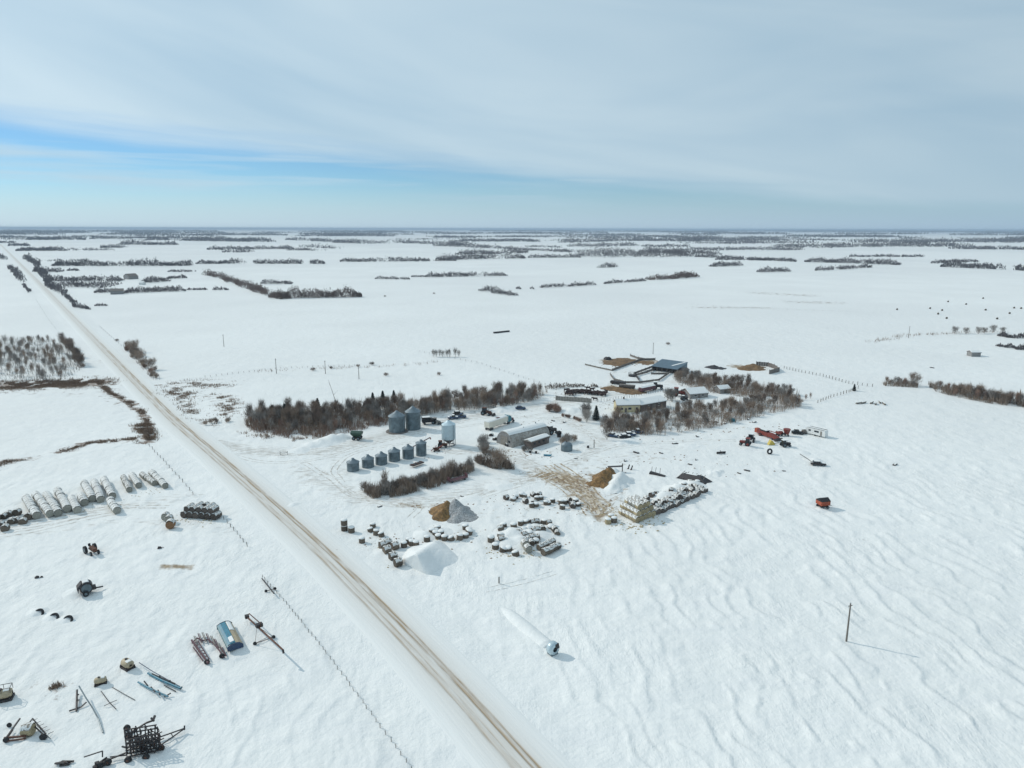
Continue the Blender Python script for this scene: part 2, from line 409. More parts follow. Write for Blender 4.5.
REED = [([(-20, 387), (40, 385), (98, 383)], 15, 1.0), ([(-20, 378), (30, 377), (90, 376)], 14, .34), ([(96, 376), (106, 388), (118, 397)], 6, .55), ([(98, 382), (112, 394), (130, 403), (142, 412), (149, 424), (147, 436)], 3.6, .92), ([(-10, 393), (60, 394), (100, 396)], 7, .42),
        ([(100, 392), (118, 404), (134, 416)], 5, .40), ([(140, 425), (148, 434), (146, 442)], 4.5, 1.0), ([(146, 438), (120, 441), (85, 444), (62, 452)], 5.2, .80), ([(30, 459), (5, 462), (-10, 470)], 5, .72),
        ([(168, 385), (200, 384), (222, 386)], 14, .50), ([(165, 392), (200, 396), (222, 398), (232, 408), (225, 416)], 10, .58), ([(172, 385), (195, 418), (212, 425)], 5.5, .56), ([(30, 449), (30, 470)], 3, .3),
        ([(0, 365), (40, 372), (85, 362)], 26, .30), ([(755, 293), (815, 296)], 45, .40), ([(790, 302), (838, 303)], 36, .38), ([(695, 308), (765, 308)], 30, .38), ([(950, 333), (1000, 330)], 10, .45),
        ([(245, 425), (300, 432), (380, 425), (470, 412)], 7, .38), ([(20, 690), (60, 688)], 3, .60)]
MUD = [([(546, 475), (562, 478), (580, 485)], 8, 1.0), ([(572, 480), (590, 498), (602, 514)], 7.5, .78), ([(560, 482), (585, 505), (598, 520)], 4, .5), ([(592, 476), (606, 484)], 5, .8), ([(400, 505), (440, 508)], 2.2, .78), ([(613, 361), (632, 361)], 11, 1.0), ([(642, 362), (652, 361)], 7, .95),
       ([(612, 387), (625, 390), (640, 391)], 5, .95), ([(738, 366), (756, 368)], 8, 1.0), ([(706, 367), (722, 367)], 4, .5), ([(165, 567), (190, 568)], 1.7, .95), ([(556, 400), (600, 394), (640, 391)], 3, .4), ([(520, 425), (560, 420), (600, 425)], 9, .30), ([(560, 396), (610, 388), (660, 384)], 16, .36), ([(615, 372), (650, 372)], 14, .34), ([(500, 452), (560, 450), (600, 460)], 9, .30), ([(600, 470), (615, 480), (625, 512)], 7, .42), ([(455, 520), (500, 512), (545, 512)], 6, .30), ([(430, 446), (450, 452)], 5, .36), ([(640, 436), (740, 428)], 7, .27), ([(500, 465), (560, 472), (600, 462), (650, 458)], 7, .36)]
TRK = [([(200, 440), (260, 452), (320, 452), (400, 432), (470, 416), (560, 402), (650, 390)], 8, .75), ([(300, 470), (360, 500), (440, 500), (540, 474), (580, 462), (600, 440), (560, 418)], 8, .62), ([(345, 480), (335, 455), (380, 440)], 5, .5), ([(450, 450), (500, 452), (545, 470), (600, 515)], 7, .7),
       ([(-20, 525), (60, 514), (140, 505), (190, 495)], 6, .55), ([(-20, 540), (60, 530), (120, 520), (230, 530)], 4, .42), ([(700, 445), (640, 452), (560, 470)], 6, .45)]
for nm, lst in (('reed', REED), ('mud', MUD), ('track', TRK)):
    A = np.zeros(Xg.size, np.float32); v = np.zeros(len(Xn))
    for pts, rad, k in lst:
        v = np.maximum(v, k * blob(Xn, Yn, pts, rad * 1.6))
    A[near_i] = v
    a = me.attributes.new(nm, 'FLOAT', 'POINT'); a.data.foreach_set('value', A)
tag(obj('ground', me), 'snow covered prairie fields with wind ridges reaching to the horizon', None, None, 'structure')

# ---------------------------------------------------------------- road
def smooth_line(pts, step):
    out = []
    for i in range(len(pts) - 1):
        p0 = pts[max(i - 1, 0)]; p1 = pts[i]; p2 = pts[i + 1]; p3 = pts[min(i + 2, len(pts) - 1)]
        n = max(1, int(np.linalg.norm(p2 - p1) / step))
        for k in range(n):
            t = k / n
            out.append(p1 + (p2 - p1) * t)
    out.append(pts[-1]); return np.array(out)
rl = smooth_line(ROAD, 3.0)
ker = np.ones(9) / 9
if len(rl) > 20:
    s_ = np.stack([np.convolve(np.pad(rl[:, i], 4, 'edge'), ker, 'valid') for i in range(2)], 1); rl = s_
tg = np.gradient(rl, axis=0); tg /= np.linalg.norm(tg, axis=1)[:, None]; nm_ = np.stack([-tg[:, 1], tg[:, 0]], 1)
us = np.array([-7.6, -6.4, -5.5, -4, -2, 0, 2, 4, 5.5, 6.4, 7.6]); zs = np.array([-.25, .09, .17, .21, .23, .25, .23, .21, .17, .09, -.25])
VR = []; UV = []
al = np.concatenate([[0], np.cumsum(np.linalg.norm(np.diff(rl, axis=0), axis=1))])
for u, z in zip(us, zs):
    p = rl + nm_ * u
    VR.append(np.stack([p[:, 0], p[:, 1], np.full(len(p), z)], 1)); UV.append(np.stack([np.full(len(p), u), al], 1))
VR = np.stack(VR, 1).reshape(-1, 3); UV = np.stack(UV, 1).reshape(-1, 2)
k = len(us); idx = np.arange(len(VR)).reshape(-1, k)
FR = np.stack([idx[:-1, 1:], idx[:-1, :-1], idx[1:, :-1], idx[1:, 1:]], -1).reshape(-1, 4)
def m_road():
    m, nt, b = newmat('snowy_gravel_road')
    uv = nt.nodes.new('ShaderNodeUVMap'); s_ = nt.nodes.new('ShaderNodeSeparateXYZ'); nt.links.new(uv.outputs[0], s_.inputs[0])
    u, v = s_.outputs[0], s_.outputs[1]
    cb = nt.nodes.new('ShaderNodeCombineXYZ'); nt.links.new(u, cb.inputs[0]); nt.links.new(mth(nt, 'MULTIPLY', v, .06), cb.inputs[1])
    cb2 = nt.nodes.new('ShaderNodeCombineXYZ'); nt.links.new(mth(nt, 'MULTIPLY', u, 1.0), cb2.inputs[0]); nt.links.new(mth(nt, 'MULTIPLY', v, .012), cb2.inputs[1])
    n1 = noise_node(nt, 1.3, 5, cb.outputs[0]); n2 = noise_node(nt, 2.0, 3, cb2.outputs[0])
    wob = mth(nt, 'ADD', mth(nt, 'MULTIPLY', u, 1.14), mth(nt, 'MULTIPLY', mth(nt, 'SUBTRACT', n2.outputs['Fac'], .5), .7))
    tot = None
    for c, wd, k_ in ((-2.1, .34, 1.0), (-1.15, .36, 1.0), (.55, .34, .6), (1.75, .42, .7), (-1.6, .9, .62), (1.2, .9, .35), (-.4, 2.3, .26)):
        g = mth(nt, 'DIVIDE', mth(nt, 'SUBTRACT', wob, c), wd)
        g = mth(nt, 'MULTIPLY', mth(nt, 'EXPONENT', mth(nt, 'MULTIPLY', mth(nt, 'MULTIPLY', g, g), -1.0)), k_)
        tot = g if tot is None else mth(nt, 'MAXIMUM', tot, g)
    nn = nt.nodes.new('ShaderNodeMapRange'); nt.links.new(n1.outputs['Fac'], nn.inputs[0]); nn.inputs[1].default_value = .34; nn.inputs[2].default_value = .62; nn.inputs[3].default_value = .2; nn.inputs[4].default_value = 1.25
    dirt = mth(nt, 'MULTIPLY', tot, nn.outputs[0], True)
    # bare stretches along the way
    lg = noise_node(nt, .012, 2, uv.outputs[0])
    far_ = nt.nodes.new('ShaderNodeMapRange'); nt.links.new(v, far_.inputs[0]); far_.inputs[1].default_value = 420; far_.inputs[2].default_value = 620; far_.inputs[3].default_value = 1; far_.inputs[4].default_value = .45
    dirt = mth(nt, 'MULTIPLY', dirt, far_.outputs[0])
    edge = nt.nodes.new('ShaderNodeMapRange'); nt.links.new(mth(nt, 'ABSOLUTE', u), edge.inputs[0]); edge.inputs[1].default_value = 2.4; edge.inputs[2].default_value = 5.8; edge.inputs[3].default_value = 1; edge.inputs[4].default_value = 0
    pk = mixc(nt, mth(nt, 'MULTIPLY', edge.outputs[0], .8), (.775, .775, .755), (.69, .67, .635))
    dc = ramp(nt, n1.outputs['Fac'], [(.3, (.23, .16, .095)), (.7, (.42, .32, .215))]).outputs[0]
    nt.links.new(mixc(nt, dirt, pk, dc), b.inputs['Base Color'])
    b.inputs['Roughness'].default_value = .75; b.inputs['Specular IOR Level'].default_value = .15
    bump(nt, b, mth(nt, 'SUBTRACT', n1.outputs['Fac'], dirt), .12); return m
me = mesh_np('road', VR, FR, m_road(), True)
uvl = me.uv_layers.new(name='UVMap'); uvl.data.foreach_set('uv', UV[FR.ravel()].astype(np.float32).ravel())
tag(obj('road', me), 'straight snow packed gravel road with brown wheel tracks', None, None, 'structure')

# wheel tracks pressed into the snow of the yard and the side fields
def m_track(c0=(.785, .785, .765), c1=(.48, .445, .40)):
    m, nt, b = newmat('packed_track'); geo = nt.nodes.new('ShaderNodeNewGeometry'); n = noise_node(nt, .55, 5, geo.outputs['Position'], .6); n2 = noise_node(nt, 2.5, 4, geo.outputs['Position'])
    f = ramp(nt, n.outputs['Fac'], [(.38, (0, 0, 0)), (.62, (1, 1, 1))])
    c = mixc(nt, f.outputs[0], c0, c1); nt.links.new(c, b.inputs['Base Color']); b.inputs['Roughness'].default_value = .7; b.inputs['Specular IOR Level'].default_value = .15
    bump(nt, b, n2.outputs['Fac'], .12); return m
def tracks(lst, mat=None):
    V = []; Fc = []; k = 0
    for pts, gauge, wd in lst:
        pl = polyw(pts); q = smooth_line(pl, 1.2); n = 9
        q = np.stack([np.convolve(np.pad(q[:, i], n // 2, 'edge'), np.ones(n) / n, 'valid') for i in range(2)], 1)
        q = q + np.stack([(fbm(q[:, 0] / 9, q[:, 1] / 9, 81, 2) - .5) * 1.6, (fbm(q[:, 0] / 9, q[:, 1] / 9, 83, 2) - .5) * 1.6], 1)
        t_ = np.gradient(q, axis=0); t_ /= np.linalg.norm(t_, axis=1)[:, None] + 1e-9; nn = np.stack([-t_[:, 1], t_[:, 0]], 1)
        for off in (-gauge / 2, gauge / 2):
            rows = []
            for u, dz in ((-wd / 2, -.03), (-wd / 4, .035), (wd / 4, .035), (wd / 2, -.03)):
                p = q + nn * (off + u); rows.append(np.stack([p[:, 0], p[:, 1], gh(p[:, 0], p[:, 1]) + dz], 1))
            W_ = np.stack(rows, 1); m_ = len(q); V.append(W_.reshape(-1, 3)); i_ = np.arange(m_ * 4).reshape(m_, 4) + k; k += m_ * 4
            Fc.append(np.stack([i_[:-1, 1:], i_[:-1, :-1], i_[1:, :-1], i_[1:, 1:]], -1).reshape(-1, 4))
    return mesh_np('wheel_tracks', np.concatenate(V), np.concatenate(Fc), mat or m_track(), True)
TR = [([(212, 445), (250, 452), (300, 456), (340, 449), (390, 440), (430, 432), (480, 424), (530, 416), (570, 410), (640, 399)], 1.9, .7), ([(218, 452), (262, 462), (310, 462), (350, 450), (400, 437), (470, 420), (520, 413), (560, 406), (620, 400)], 1.9, .6),
      ([(300, 462), (335, 480), (352, 497), (400, 503), (460, 499), (520, 482), (560, 466), (600, 450), (640, 440)], 1.9, .7), ([(320, 470), (350, 492), (390, 508), (440, 505)], 1.9, .6), ([(345, 484), (332, 470), (345, 455), (380, 447), (420, 441)], 1.9, .6),
      ([(450, 455), (480, 448), (520, 458), (548, 470)], 2.0, .8), ([(600, 445), (585, 430), (560, 420), (500, 415)], 1.9, .6),
      ([(600, 450), (650, 444), (700, 440), (740, 442)], 1.9, .5), ([(470, 500), (520, 486), (560, 474)], 1.9, .6), ([(575, 512), (600, 516), (610, 500), (625, 495)], 2, .6), ([(625, 408), (655, 400), (672, 394), (690, 402)], 1.9, .6),
      ([(-20, 528), (30, 522), (80, 512), (130, 506), (172, 507)], 2.0, 1.0), ([(-20, 540), (40, 531), (90, 518), (120, 513)], 2.2, 1.0), ([(-20, 533), (40, 526), (100, 513)], 2.2, .9), ([(410, 520), (425, 505), (400, 500)], 1.8, .5), ([(480, 590), (520, 583), (560, 570)], 1.8, .3)]
tag(obj('wheel_tracks', tracks(TR)), 'packed wheel tracks winding through the farmyard snow', None, None, 'structure')

tag(obj('muddy_ruts', tracks([([(540, 468), (556, 478), (575, 489), (590, 503), (598, 516)], 2.2, .8), ([(545, 464), (565, 478), (586, 494), (604, 516)], 2.0, .8), ([(556, 463), (580, 479), (597, 496), (610, 513)], 2.4, .9), ([(538, 474), (560, 486), (578, 500), (590, 518)], 2.0, .5)], m_track((.64, .57, .47), (.26, .175, .09)))), 'brown muddy ruts of the lane beside the silage heap', None, None, 'structure')
# ---------------------------------------------------------------- far woods (masses nobody could count)
def wood_mesh(segs, name, mat, dens=1.0):
    V = []
    for (x0, y0, x1, y1, hpx, thick) in segs:
        a = P(x0, y0); b = P(x1, y1); L = (b - a).length
        if L < 1: continue
        sc = scale_at((x0 + x1) / 2, (y0 + y1) / 2); h = min(max(hpx / sc, 1.5), 26)
        if y0 > 262: h = min(h, 14)
        ts = .5 / sc
        lpx = abs(x1 - x0) + 3 * abs(y1 - y0) + 2
        n = int(min(dens * lpx * max(hpx, 1.5) * 6, 16000))
        t = RNG.random(n); off = (RNG.random(n) - .5) * thick
        d = (b - a) / L; nx, ny = -d.y, d.x
        # individual crowns: height modulated along the belt
        tr = t * L / (h * .34)
        crown = (.35 + .75 * vn(tr, off / (h * .6), 5)) * (.65 + .6 * vn(tr * .13, tr * 0 + x0, 9))
        endf = np.minimum(1, np.minimum(t, 1 - t) * L / (h * 1.2) + .25)
        off = off * (.45 + .9 * vn(t * L / (h * 4), t * 0 + y0, 19)) + (vn(t * L / (h * 7), t * 0 + y0, 29) - .5) * thick * .6
        keep = (vn(t * L / (h * 2.2), off / (h * 2.2), 14) > .24) & (vn(t * L / (h * 9), off / (h * 5), 24) > .16)
        z = RNG.random(n) ** .9 * h * (.8 + .4 * RNG.random(n)) * crown * endf
        cx = a.x + d.x * t * L + nx * off; cy = a.y + d.y * t * L + ny * off
        tsy = ts * (1 + RNG.random(n) * 2.2); tsx = ts * (.35 + RNG.random(n) * .5)
        th = RNG.random(n) * np.pi
        p0 = np.stack([cx - np.cos(th) * tsx, cy - np.sin(th) * tsx, z], 1)
        p1 = np.stack([cx + np.cos(th) * tsx, cy + np.sin(th) * tsx, z], 1)
        p2 = np.stack([cx + (RNG.random(n) - .5) * tsx, cy + (RNG.random(n) - .5) * tsx, z + tsy], 1)
        V.append(np.stack([p0, p1, p2], 1)[keep])
    V = np.concatenate(V).reshape(-1, 3)
    return mesh_np(name, V, np.arange(len(V)).reshape(-1, 3), M[mat])
BELTS = [  # label, material, segments
    ('reddish bare shelterbelt running diagonally beyond the white field at left', 'woods_brown', [(207, 275, 250, 289, 6, 14), (250, 289, 284, 299, 8, 14)]),
    ('grey bare poplar belt joining the reddish shelterbelt', 'woods_brown', [(282, 298, 362, 297, 11, 14), (275, 297, 290, 299, 8, 20)]),
    ('small dark clump behind the grey poplar belt', 'woods', [(261, 284, 292, 284, 4, 25)]),
    ('long thin row of bare trees across the fields at far left', 'woods', [(52, 266, 197, 266, 5.5, 14), (197, 264, 325, 264, 4.5, 14)]),
    ('thin row of bare trees beyond the middle field', 'woods', [(340, 262, 456, 261, 4, 14)]),
    ('grove of bare trees round the far farmyard', 'woods', [(45, 281, 122, 281, 4.5, 20), (48, 288, 112, 287, 5, 70), (34, 272, 62, 272, 3.5, 30), (66, 271, 78, 271, 2, 14)]),
    ('bush line below the far farmyard', 'woods', [(94, 293, 120, 292, 3.5, 10), (124, 293, 186, 291, 5, 14), (187, 290, 207, 290, 2, 8), (140, 283, 165, 281, 5, 20), (167, 279, 187, 278, 3, 12), (168, 272, 196, 272, 2, 12), (213, 290, 228, 290, 3, 10)]),
    ('bushes lining the right side of the far road', 'woods', [(27, 259, 38, 267, 5, 12), (36, 269, 50, 281, 5, 12), (47, 282, 62, 294, 5, 10), (62, 294, 76, 307, 3, 6), (76, 307, 88, 310, 3.5, 5), (16, 251, 66, 251, 4, 30), (9, 246, 30, 246, 2.5, 30), (95, 306, 107, 306, 2, 4)]),
    ('dark hedge on the left side of the far road', 'woods', [(11, 268, 23, 282, 4, 10), (0, 256, 4, 260, 3, 16), (24, 285, 29, 293, 2, 4)]),
    ('bare poplar belt beyond the middle field', 'woods', [(425, 277, 507, 276, 5, 25), (375, 279, 410, 279.5, 2.3, 8), (411, 277, 426, 277, 2, 8)]),
    ('line of small bushes across the middle field', 'woods', [(480, 291, 497, 292, 5, 20), (494, 293, 513, 296, 4, 16), (516, 289, 521, 289, 2.5, 10), (530, 289, 534, 289, 2, 8), (542, 288, 568, 286.5, 3, 8), (568, 286.5, 595, 285, 3.5, 8), (603, 284, 645, 281, 3, 10)]),
    ('rounded bare grove at the end of the bush line', 'woods_brown', [(648, 280, 672, 279, 5, 14), (672, 279, 697, 277, 9, 26)]),
    ('small round clump alone on the far white field', 'woods', [(600, 268, 614, 267, 4, 20)]),
    ('wooded strip with a white building beyond the poplar belt', 'woods', [(440, 260, 525, 258.5, 6, 60), (456, 255, 525, 253, 5, 60), (528, 258, 580, 257.5, 3.5, 20)]),
    ('broad dark wood beyond the middle field', 'woods', [(585, 257, 685, 256, 8, 140), (640, 253, 720, 255, 6, 120), (696, 257, 795, 262, 3, 18), (715, 260, 795, 261, 2.5, 20)]),
    ('tree rows beyond the right field', 'woods', [(712, 267, 742, 266, 5, 25), (760, 272.5, 788, 271.5, 4.5, 25), (805, 262, 900, 265, 4.5, 30), (817, 271, 870, 267.5, 3.2, 12), (850, 257, 925, 257, 2, 20), (930, 263.5, 976, 262, 2.5, 16), (940, 267, 1030, 271, 5, 10)]),
    ('wide band of woodland beyond the right fields', 'woods', [(690, 250, 800, 250, 3, 120), (780, 248, 900, 247, 4, 250), (880, 246, 960, 246.5, 4, 300), (950, 249, 1040, 250, 3, 80), (700, 244, 800, 243, 2.5, 250), (860, 243, 1060, 242, 4, 500)]),
    ('bare bushes by the right picture edge field', 'woods', [(998, 346, 1003, 347, 3, 4), (1004, 347, 1016, 348, 3.5, 4), (1014, 349, 1040, 350, 5, 5), (1000, 336, 1012, 338, 4, 4), (1010, 338, 1040, 337, 4, 6)]),
    ('low hedge behind the cattle pen', 'twig_dark', [(545, 388, 598, 387, 4, 5)]),
]
for lab, mt, segs in BELTS:
    tag(obj('woodland', wood_mesh(segs, 'woodland', mt)), lab, 'woodland', None, 'stuff')
MIDB = [(27, 240, 85, 240, 4), (90, 239, 133, 239, 3), (82, 250, 103, 251, 2), (100, 248, 122, 248, 3), (120, 245, 178, 245, 4), (146, 240, 170, 240, 3), (182, 241, 250, 242, 3.5), (208, 250, 293, 249, 4), (222, 252.5, 252, 252.5, 2.5), (296, 250, 317, 251, 3),
        (308, 247, 328, 249, 3), (200, 241, 275, 242, 3), (290, 240, 345, 243, 3.5), (338, 243, 373, 244, 5), (376, 243, 386, 244, 3.5), (440, 246, 520, 250, 4), (520, 250, 590, 253, 3), (400, 243, 470, 246, 5), (530, 247, 555, 248, 2), (575, 247, 640, 246, 4),
        (645, 247, 690, 247, 3), (560, 243, 640, 241, 4), (460, 241, 540, 242, 3), (640, 241, 700, 242, 4), (54, 261, 70, 262, 2), (0, 243, 14, 243, 2), (480, 254, 500, 254, 2)]
rr = random.Random(5)
segs = [(a, b, c, d, e * .9, 80) for a, b, c, d, e in MIDB]
for i in range(105):
    y = 231.4 + 10.5 * rr.random() ** 1.3; x = rr.uniform(-60, 1080); L = rr.uniform(15, 110)
    segs.append((x, y + 0, x + L, y + rr.uniform(-.3, .3), rr.uniform(1.0, 2.4) if y > 234 else rr.uniform(1.0, 1.8), rr.uniform(100, 900)))
tag(obj('woodland', wood_mesh(segs, 'woodland', 'woods')), 'distant dark woods scattered along the horizon', 'woodland', None, 'stuff')

# ---------------------------------------------------------------- reeds
def reed_mesh(lst, name):
    V = []
    for pts, rad, n, h in lst:
        pl = polyw(pts); seg = [np.linalg.norm(b - a) for a, b in zip(pl[:-1], pl[1:])]
        ch = RNG.choice(len(seg), n, p=np.array(seg) / sum(seg)); t = RNG.random(n)
        A = np.array(pl)[ch]; B = np.array(pl)[ch + 1]; c = A + (B - A) * t[:, None] + RNG.normal(0, rad * .55, (n, 2))
        keep = fbm(c[:, 0] / 4, c[:, 1] / 4, 77, 2) > .47; c = c[keep]; n = len(c)
        z = gh(c[:, 0], c[:, 1]) - .05; th = RNG.random(n) * 6.3; w_ = .05 + RNG.random(n) * .10; hh = h * (.4 + .8 * RNG.random(n))
        ln = RNG.normal(0, .25, (n, 2))
        V.append(np.stack([np.stack([c[:, 0] - np.cos(th) * w_, c[:, 1] - np.sin(th) * w_, z], 1), np.stack([c[:, 0] + np.cos(th) * w_, c[:, 1] + np.sin(th) * w_, z], 1), np.stack([c[:, 0] + ln[:, 0], c[:, 1] + ln[:, 1], z + hh], 1)], 1))
    V = np.concatenate(V).reshape(-1, 3)
    return mesh_np(name, V, np.arange(len(V)).reshape(-1, 3), M['reed'])
for lab, lst in [('dry brown reeds along the slough left of the road', [([(-20, 387), (40, 385), (98, 383)], 11, 20000, 1.0), ([(98, 382), (112, 394), (130, 403), (142, 412), (149, 424), (147, 436)], 1.8, 6000, .9), ([(140, 425), (148, 434), (146, 442)], 3, 3500, 1.3), ([(146, 438), (120, 441), (85, 444), (62, 452)], 2.2, 2500, .7), ([(30, 459), (5, 462), (-10, 470)], 2, 900, .8)]),
                 ('dry grass poking through snow on the right of the road', [([(168, 385), (200, 384), (222, 386)], 9, 2500, .9), ([(165, 392), (200, 396), (222, 398), (232, 408), (225, 416)], 5, 4500, 1.0), ([(172, 385), (195, 418), (212, 425)], 4, 2600, 1.0)]),
                 ('thin dry stalks on the right field', [([(755, 293), (815, 296)], 14, 1200, 1.0), ([(790, 302), (838, 303)], 12, 900, 1.0), ([(695, 308), (765, 308)], 6, 700, .9), ([(870, 342), (910, 335), (1000, 332)], 5, 900, 2.2)]),
                 ('weeds poking through snow by the tan tank', [([(28, 690), (36, 688), (44, 690)], .8, 60, .8), ([(52, 689), (60, 686)], .6, 90, 1.0), ([(20, 694), (22, 690)], .4, 20, .6)]),
                 ('weeds along the front edge of the long windbreak', [([(245, 432), (280, 440), (330, 437)], 3, 900, 1.2), ([(255, 372), (300, 370), (345, 368), (395, 366), (440, 362)], 4, 350, 1.5)])]:
    tag(obj('dry_grass', reed_mesh(lst, 'dry_grass')), lab, 'dry grass', None, 'stuff')

# frozen clods, dung and litter strewn over the worked parts of the yard
def clods(lst, name, label, mat):
    V = []; Fc = []; k = 0
    for pts, rad, n, sz in lst:
        pl = polyw(pts); seg = [np.linalg.norm(b - a) for a, b in zip(pl[:-1], pl[1:])]
        for i in range(n):
            j = RNG.choice(len(seg), p=np.array(seg) / sum(seg)); c = pl[j] + (pl[j + 1] - pl[j]) * RNG.random() + RNG.normal(0, rad * .6, 2)
            r_ = sz * (.35 + RNG.random() ** 2 * 1.3); z = g1(c[0], c[1]); a0 = RNG.random() * 6.3
            for q in range(5): V.append((c[0] + math.cos(a0 + q * 1.257) * r_ * (.7 + .6 * RNG.random()), c[1] + math.sin(a0 + q * 1.257) * r_ * (.5 + .5 * RNG.random()), z - .03))
            V.append((c[0], c[1], z + r_ * .6)); Fc += [(k + q, k + (q + 1) % 5, k + 5) for q in range(5)]; k += 6
    tag(obj(name, mesh_np(name, np.array(V), np.array(Fc), M[mat])), label, 'litter', None, 'stuff')
clods([([(520, 425), (560, 420), (640, 400)], 9, 130, .35), ([(545, 474), (575, 484), (600, 512)], 6, 260, .3), ([(600, 462), (660, 458), (740, 470)], 9, 90, .3), ([(610, 388), (640, 392)], 5, 160, .45), ([(560, 393), (610, 392)], 5, 120, .35), ([(610, 363), (655, 364)], 9, 160, .5), ([(400, 505), (450, 508), (500, 500)], 4, 90, .28), ([(490, 452), (560, 455)], 7, 90, .3),
       ([(640, 440), (700, 436), (790, 425)], 8, 60, .35), ([(505, 505), (580, 508)], 5, 90, .3), ([(500, 540), (550, 535)], 9, 90, .25), ([(370, 545), (440, 535)], 6, 90, .25), ([(430, 455), (440, 448)], 4, 40, .25)], 'frozen_clods', 'frozen clods and litter strewn over the worked parts of the yard', 'reed')
clods([([(612, 520), (622, 528), (640, 528), (660, 518)], 3.5, 160, .3), ([(602, 505), (615, 515)], 3, 80, .3), ([(487, 548), (510, 556), (540, 552)], 3, 110, .25), ([(380, 545), (395, 562)], 3, 60, .25), ([(440, 536), (465, 538)], 3, 60, .25), ([(175, 518), (215, 522)], 2.5, 80, .25), ([(20, 520), (100, 508), (160, 490)], 3, 140, .22)], 'spilled_hay', 'spilled hay scattered round the bale stacks', 'hay_warm')
# ---------------------------------------------------------------- trees
def twig_cloud(n, crowns, w0=.05, l0=.9, up=.75):
    """thin twig slivers growing outwards through ellipsoid crowns [(cx,cy,cz,rx,ry,rz)]"""
    V = []
    for (cx, cy, cz, rx, ry, rz) in crowns:
        k = n // len(crowns)
        d = RNG.normal(size=(k, 3)); d /= np.linalg.norm(d, axis=1)[:, None]
        r = RNG.random(k) ** .45
        c = np.stack([cx + d[:, 0] * r * rx, cy + d[:, 1] * r * ry, cz + d[:, 2] * r * rz], 1)
        g = np.stack([d[:, 0] * .5, d[:, 1] * .5, up + d[:, 2] * .35], 1) + RNG.normal(0, .28, (k, 3))
        g /= np.linalg.norm(g, axis=1)[:, None]
        L = l0 * (.6 + RNG.random(k)); s = np.cross(g, RNG.normal(size=(k, 3))); s /= np.linalg.norm(s, axis=1)[:, None]
        wd = w0 * (.5 + RNG.random(k))
        V.append(np.stack([c - s * wd[:, None], c + s * wd[:, None], c + g * L[:, None]], 1))
    V = np.concatenate(V).reshape(-1, 3); V[:, 2] = np.maximum(V[:, 2], .02)
    return V
def tree_proto(name, cat, h, spread, n, tw, bark='bark', low=.3, limbs=9, stems=1, w0=.05, ncr=5):
    root = thing(name, 'x', cat, (0, 0, -500))
    t = MB(); crowns = []
    for s in range(stems):
        a = RNG.random() * 6.3; off = .0 if stems == 1 else .5
        bx, by = math.cos(a) * off * RNG.random(), math.sin(a) * off * RNG.random()
        lean = (RNG.random(2) - .5) * (.08 if stems == 1 else .55) * h
        p = [Vector((bx + lean[0] * k + (RNG.random() - .5) * .2, by + lean[1] * k + (RNG.random() - .5) * .2, h * .8 * k - .2 * (k == 0))) for k in (0, .33, .66, 1)]
        r = .018 * h / math.sqrt(stems) + .03
        for i in range(3): t.cyl(p[i], p[i + 1], r * (1 - i * .28), r * (1 - (i + 1) * .28), 6, False)
        for j in range(limbs // stems):
            k = low + (1 - low) * RNG.random() * .8; q = p[0].lerp(p[3], k); a = RNG.random() * 6.3
            L = spread * (.5 + .5 * RNG.random()) * (1.1 - k * .5)
            e = q + Vector((math.cos(a) * L, math.sin(a) * L, L * (.7 + .9 * RNG.random())))
            m_ = q.lerp(e, .5) + Vector((0, 0, -.1 * L))
            t.cyl(q, m_, r * .42, r * .28, 4, False); t.cyl(m_, e, r * .28, r * .08, 4, False)
            crowns.append((e.x * .9, e.y * .9, min(e.z, h * .88), spread * .5, spread * .5, h * .20))
        crowns += [(p[3].x * .6, p[3].y * .6, h * .47, spread * .7, spread * .7, h * .46)] * max(2, limbs // stems // 2)
    part('trunk', t, bark, root)
    V = twig_cloud(n, crowns, w0, .16 * h + .3, .95)
    o = obj('crown', mesh_np('crown', V, np.arange(len(V)).reshape(-1, 3), M[tw]), root)
    return root
def bush_proto(name, cat, h, spread, n, tw, w0=.04):
    root = thing(name, 'x', cat, (0, 0, -500)); t = MB()
    for s in range(9):
        a = RNG.random() * 6.3; L = spread * RNG.random() * .8
        t.cyl((math.cos(a) * .2, math.sin(a) * .2, -.1), (math.cos(a) * L, math.sin(a) * L, h * (.5 + .4 * RNG.random())), .045, .012, 4, False)
    part('stem', t, 'bark', root)
    V = twig_cloud(n, [(0, 0, h * .5, spread * .8, spread * .8, h * .5), (spread * .3, 0, h * .45, spread * .6, spread * .5, h * .42), (-spread * .3, .2, h * .4, spread * .55, spread * .6, h * .4)], w0, 1.0, .9)
    obj('foliage', mesh_np('foliage', V, np.arange(len(V)).reshape(-1, 3), M[tw]), root)
    return root
def spruce_proto(h, r, N=5200):
    root = thing('spruce_tree', 'x', 'spruce tree', (0, 0, -500)); t = MB().cyl((0, 0, -.2), (0, 0, h * .95), .16, .03, 6)
    part('trunk', t, 'bark', root)
    V = []
    for i in range(N):
        k = RNG.random() ** 1.25; z = h * (.06 + .94 * k); rr_ = r * (1 - k) ** .85 * (.8 + .25 * math.sin(z * 6)); a = RNG.random() * 6.3
        q = math.sqrt(RNG.random()) * rr_ + .04
        c = np.array([math.cos(a) * q, math.sin(a) * q, z]); out = np.array([math.cos(a) * .45, math.sin(a) * .45, -.16 + .25 * RNG.random()])
        s = np.array([-math.sin(a), math.cos(a), 0]) * .16
        V += [c - s, c + s, c + out * (.6 + .6 * RNG.random())]
    V = np.array(V)
    obj('crown', mesh_np('crown', V, np.arange(len(V)).reshape(-1, 3), M['spruce']), root)
    return root
used = set()
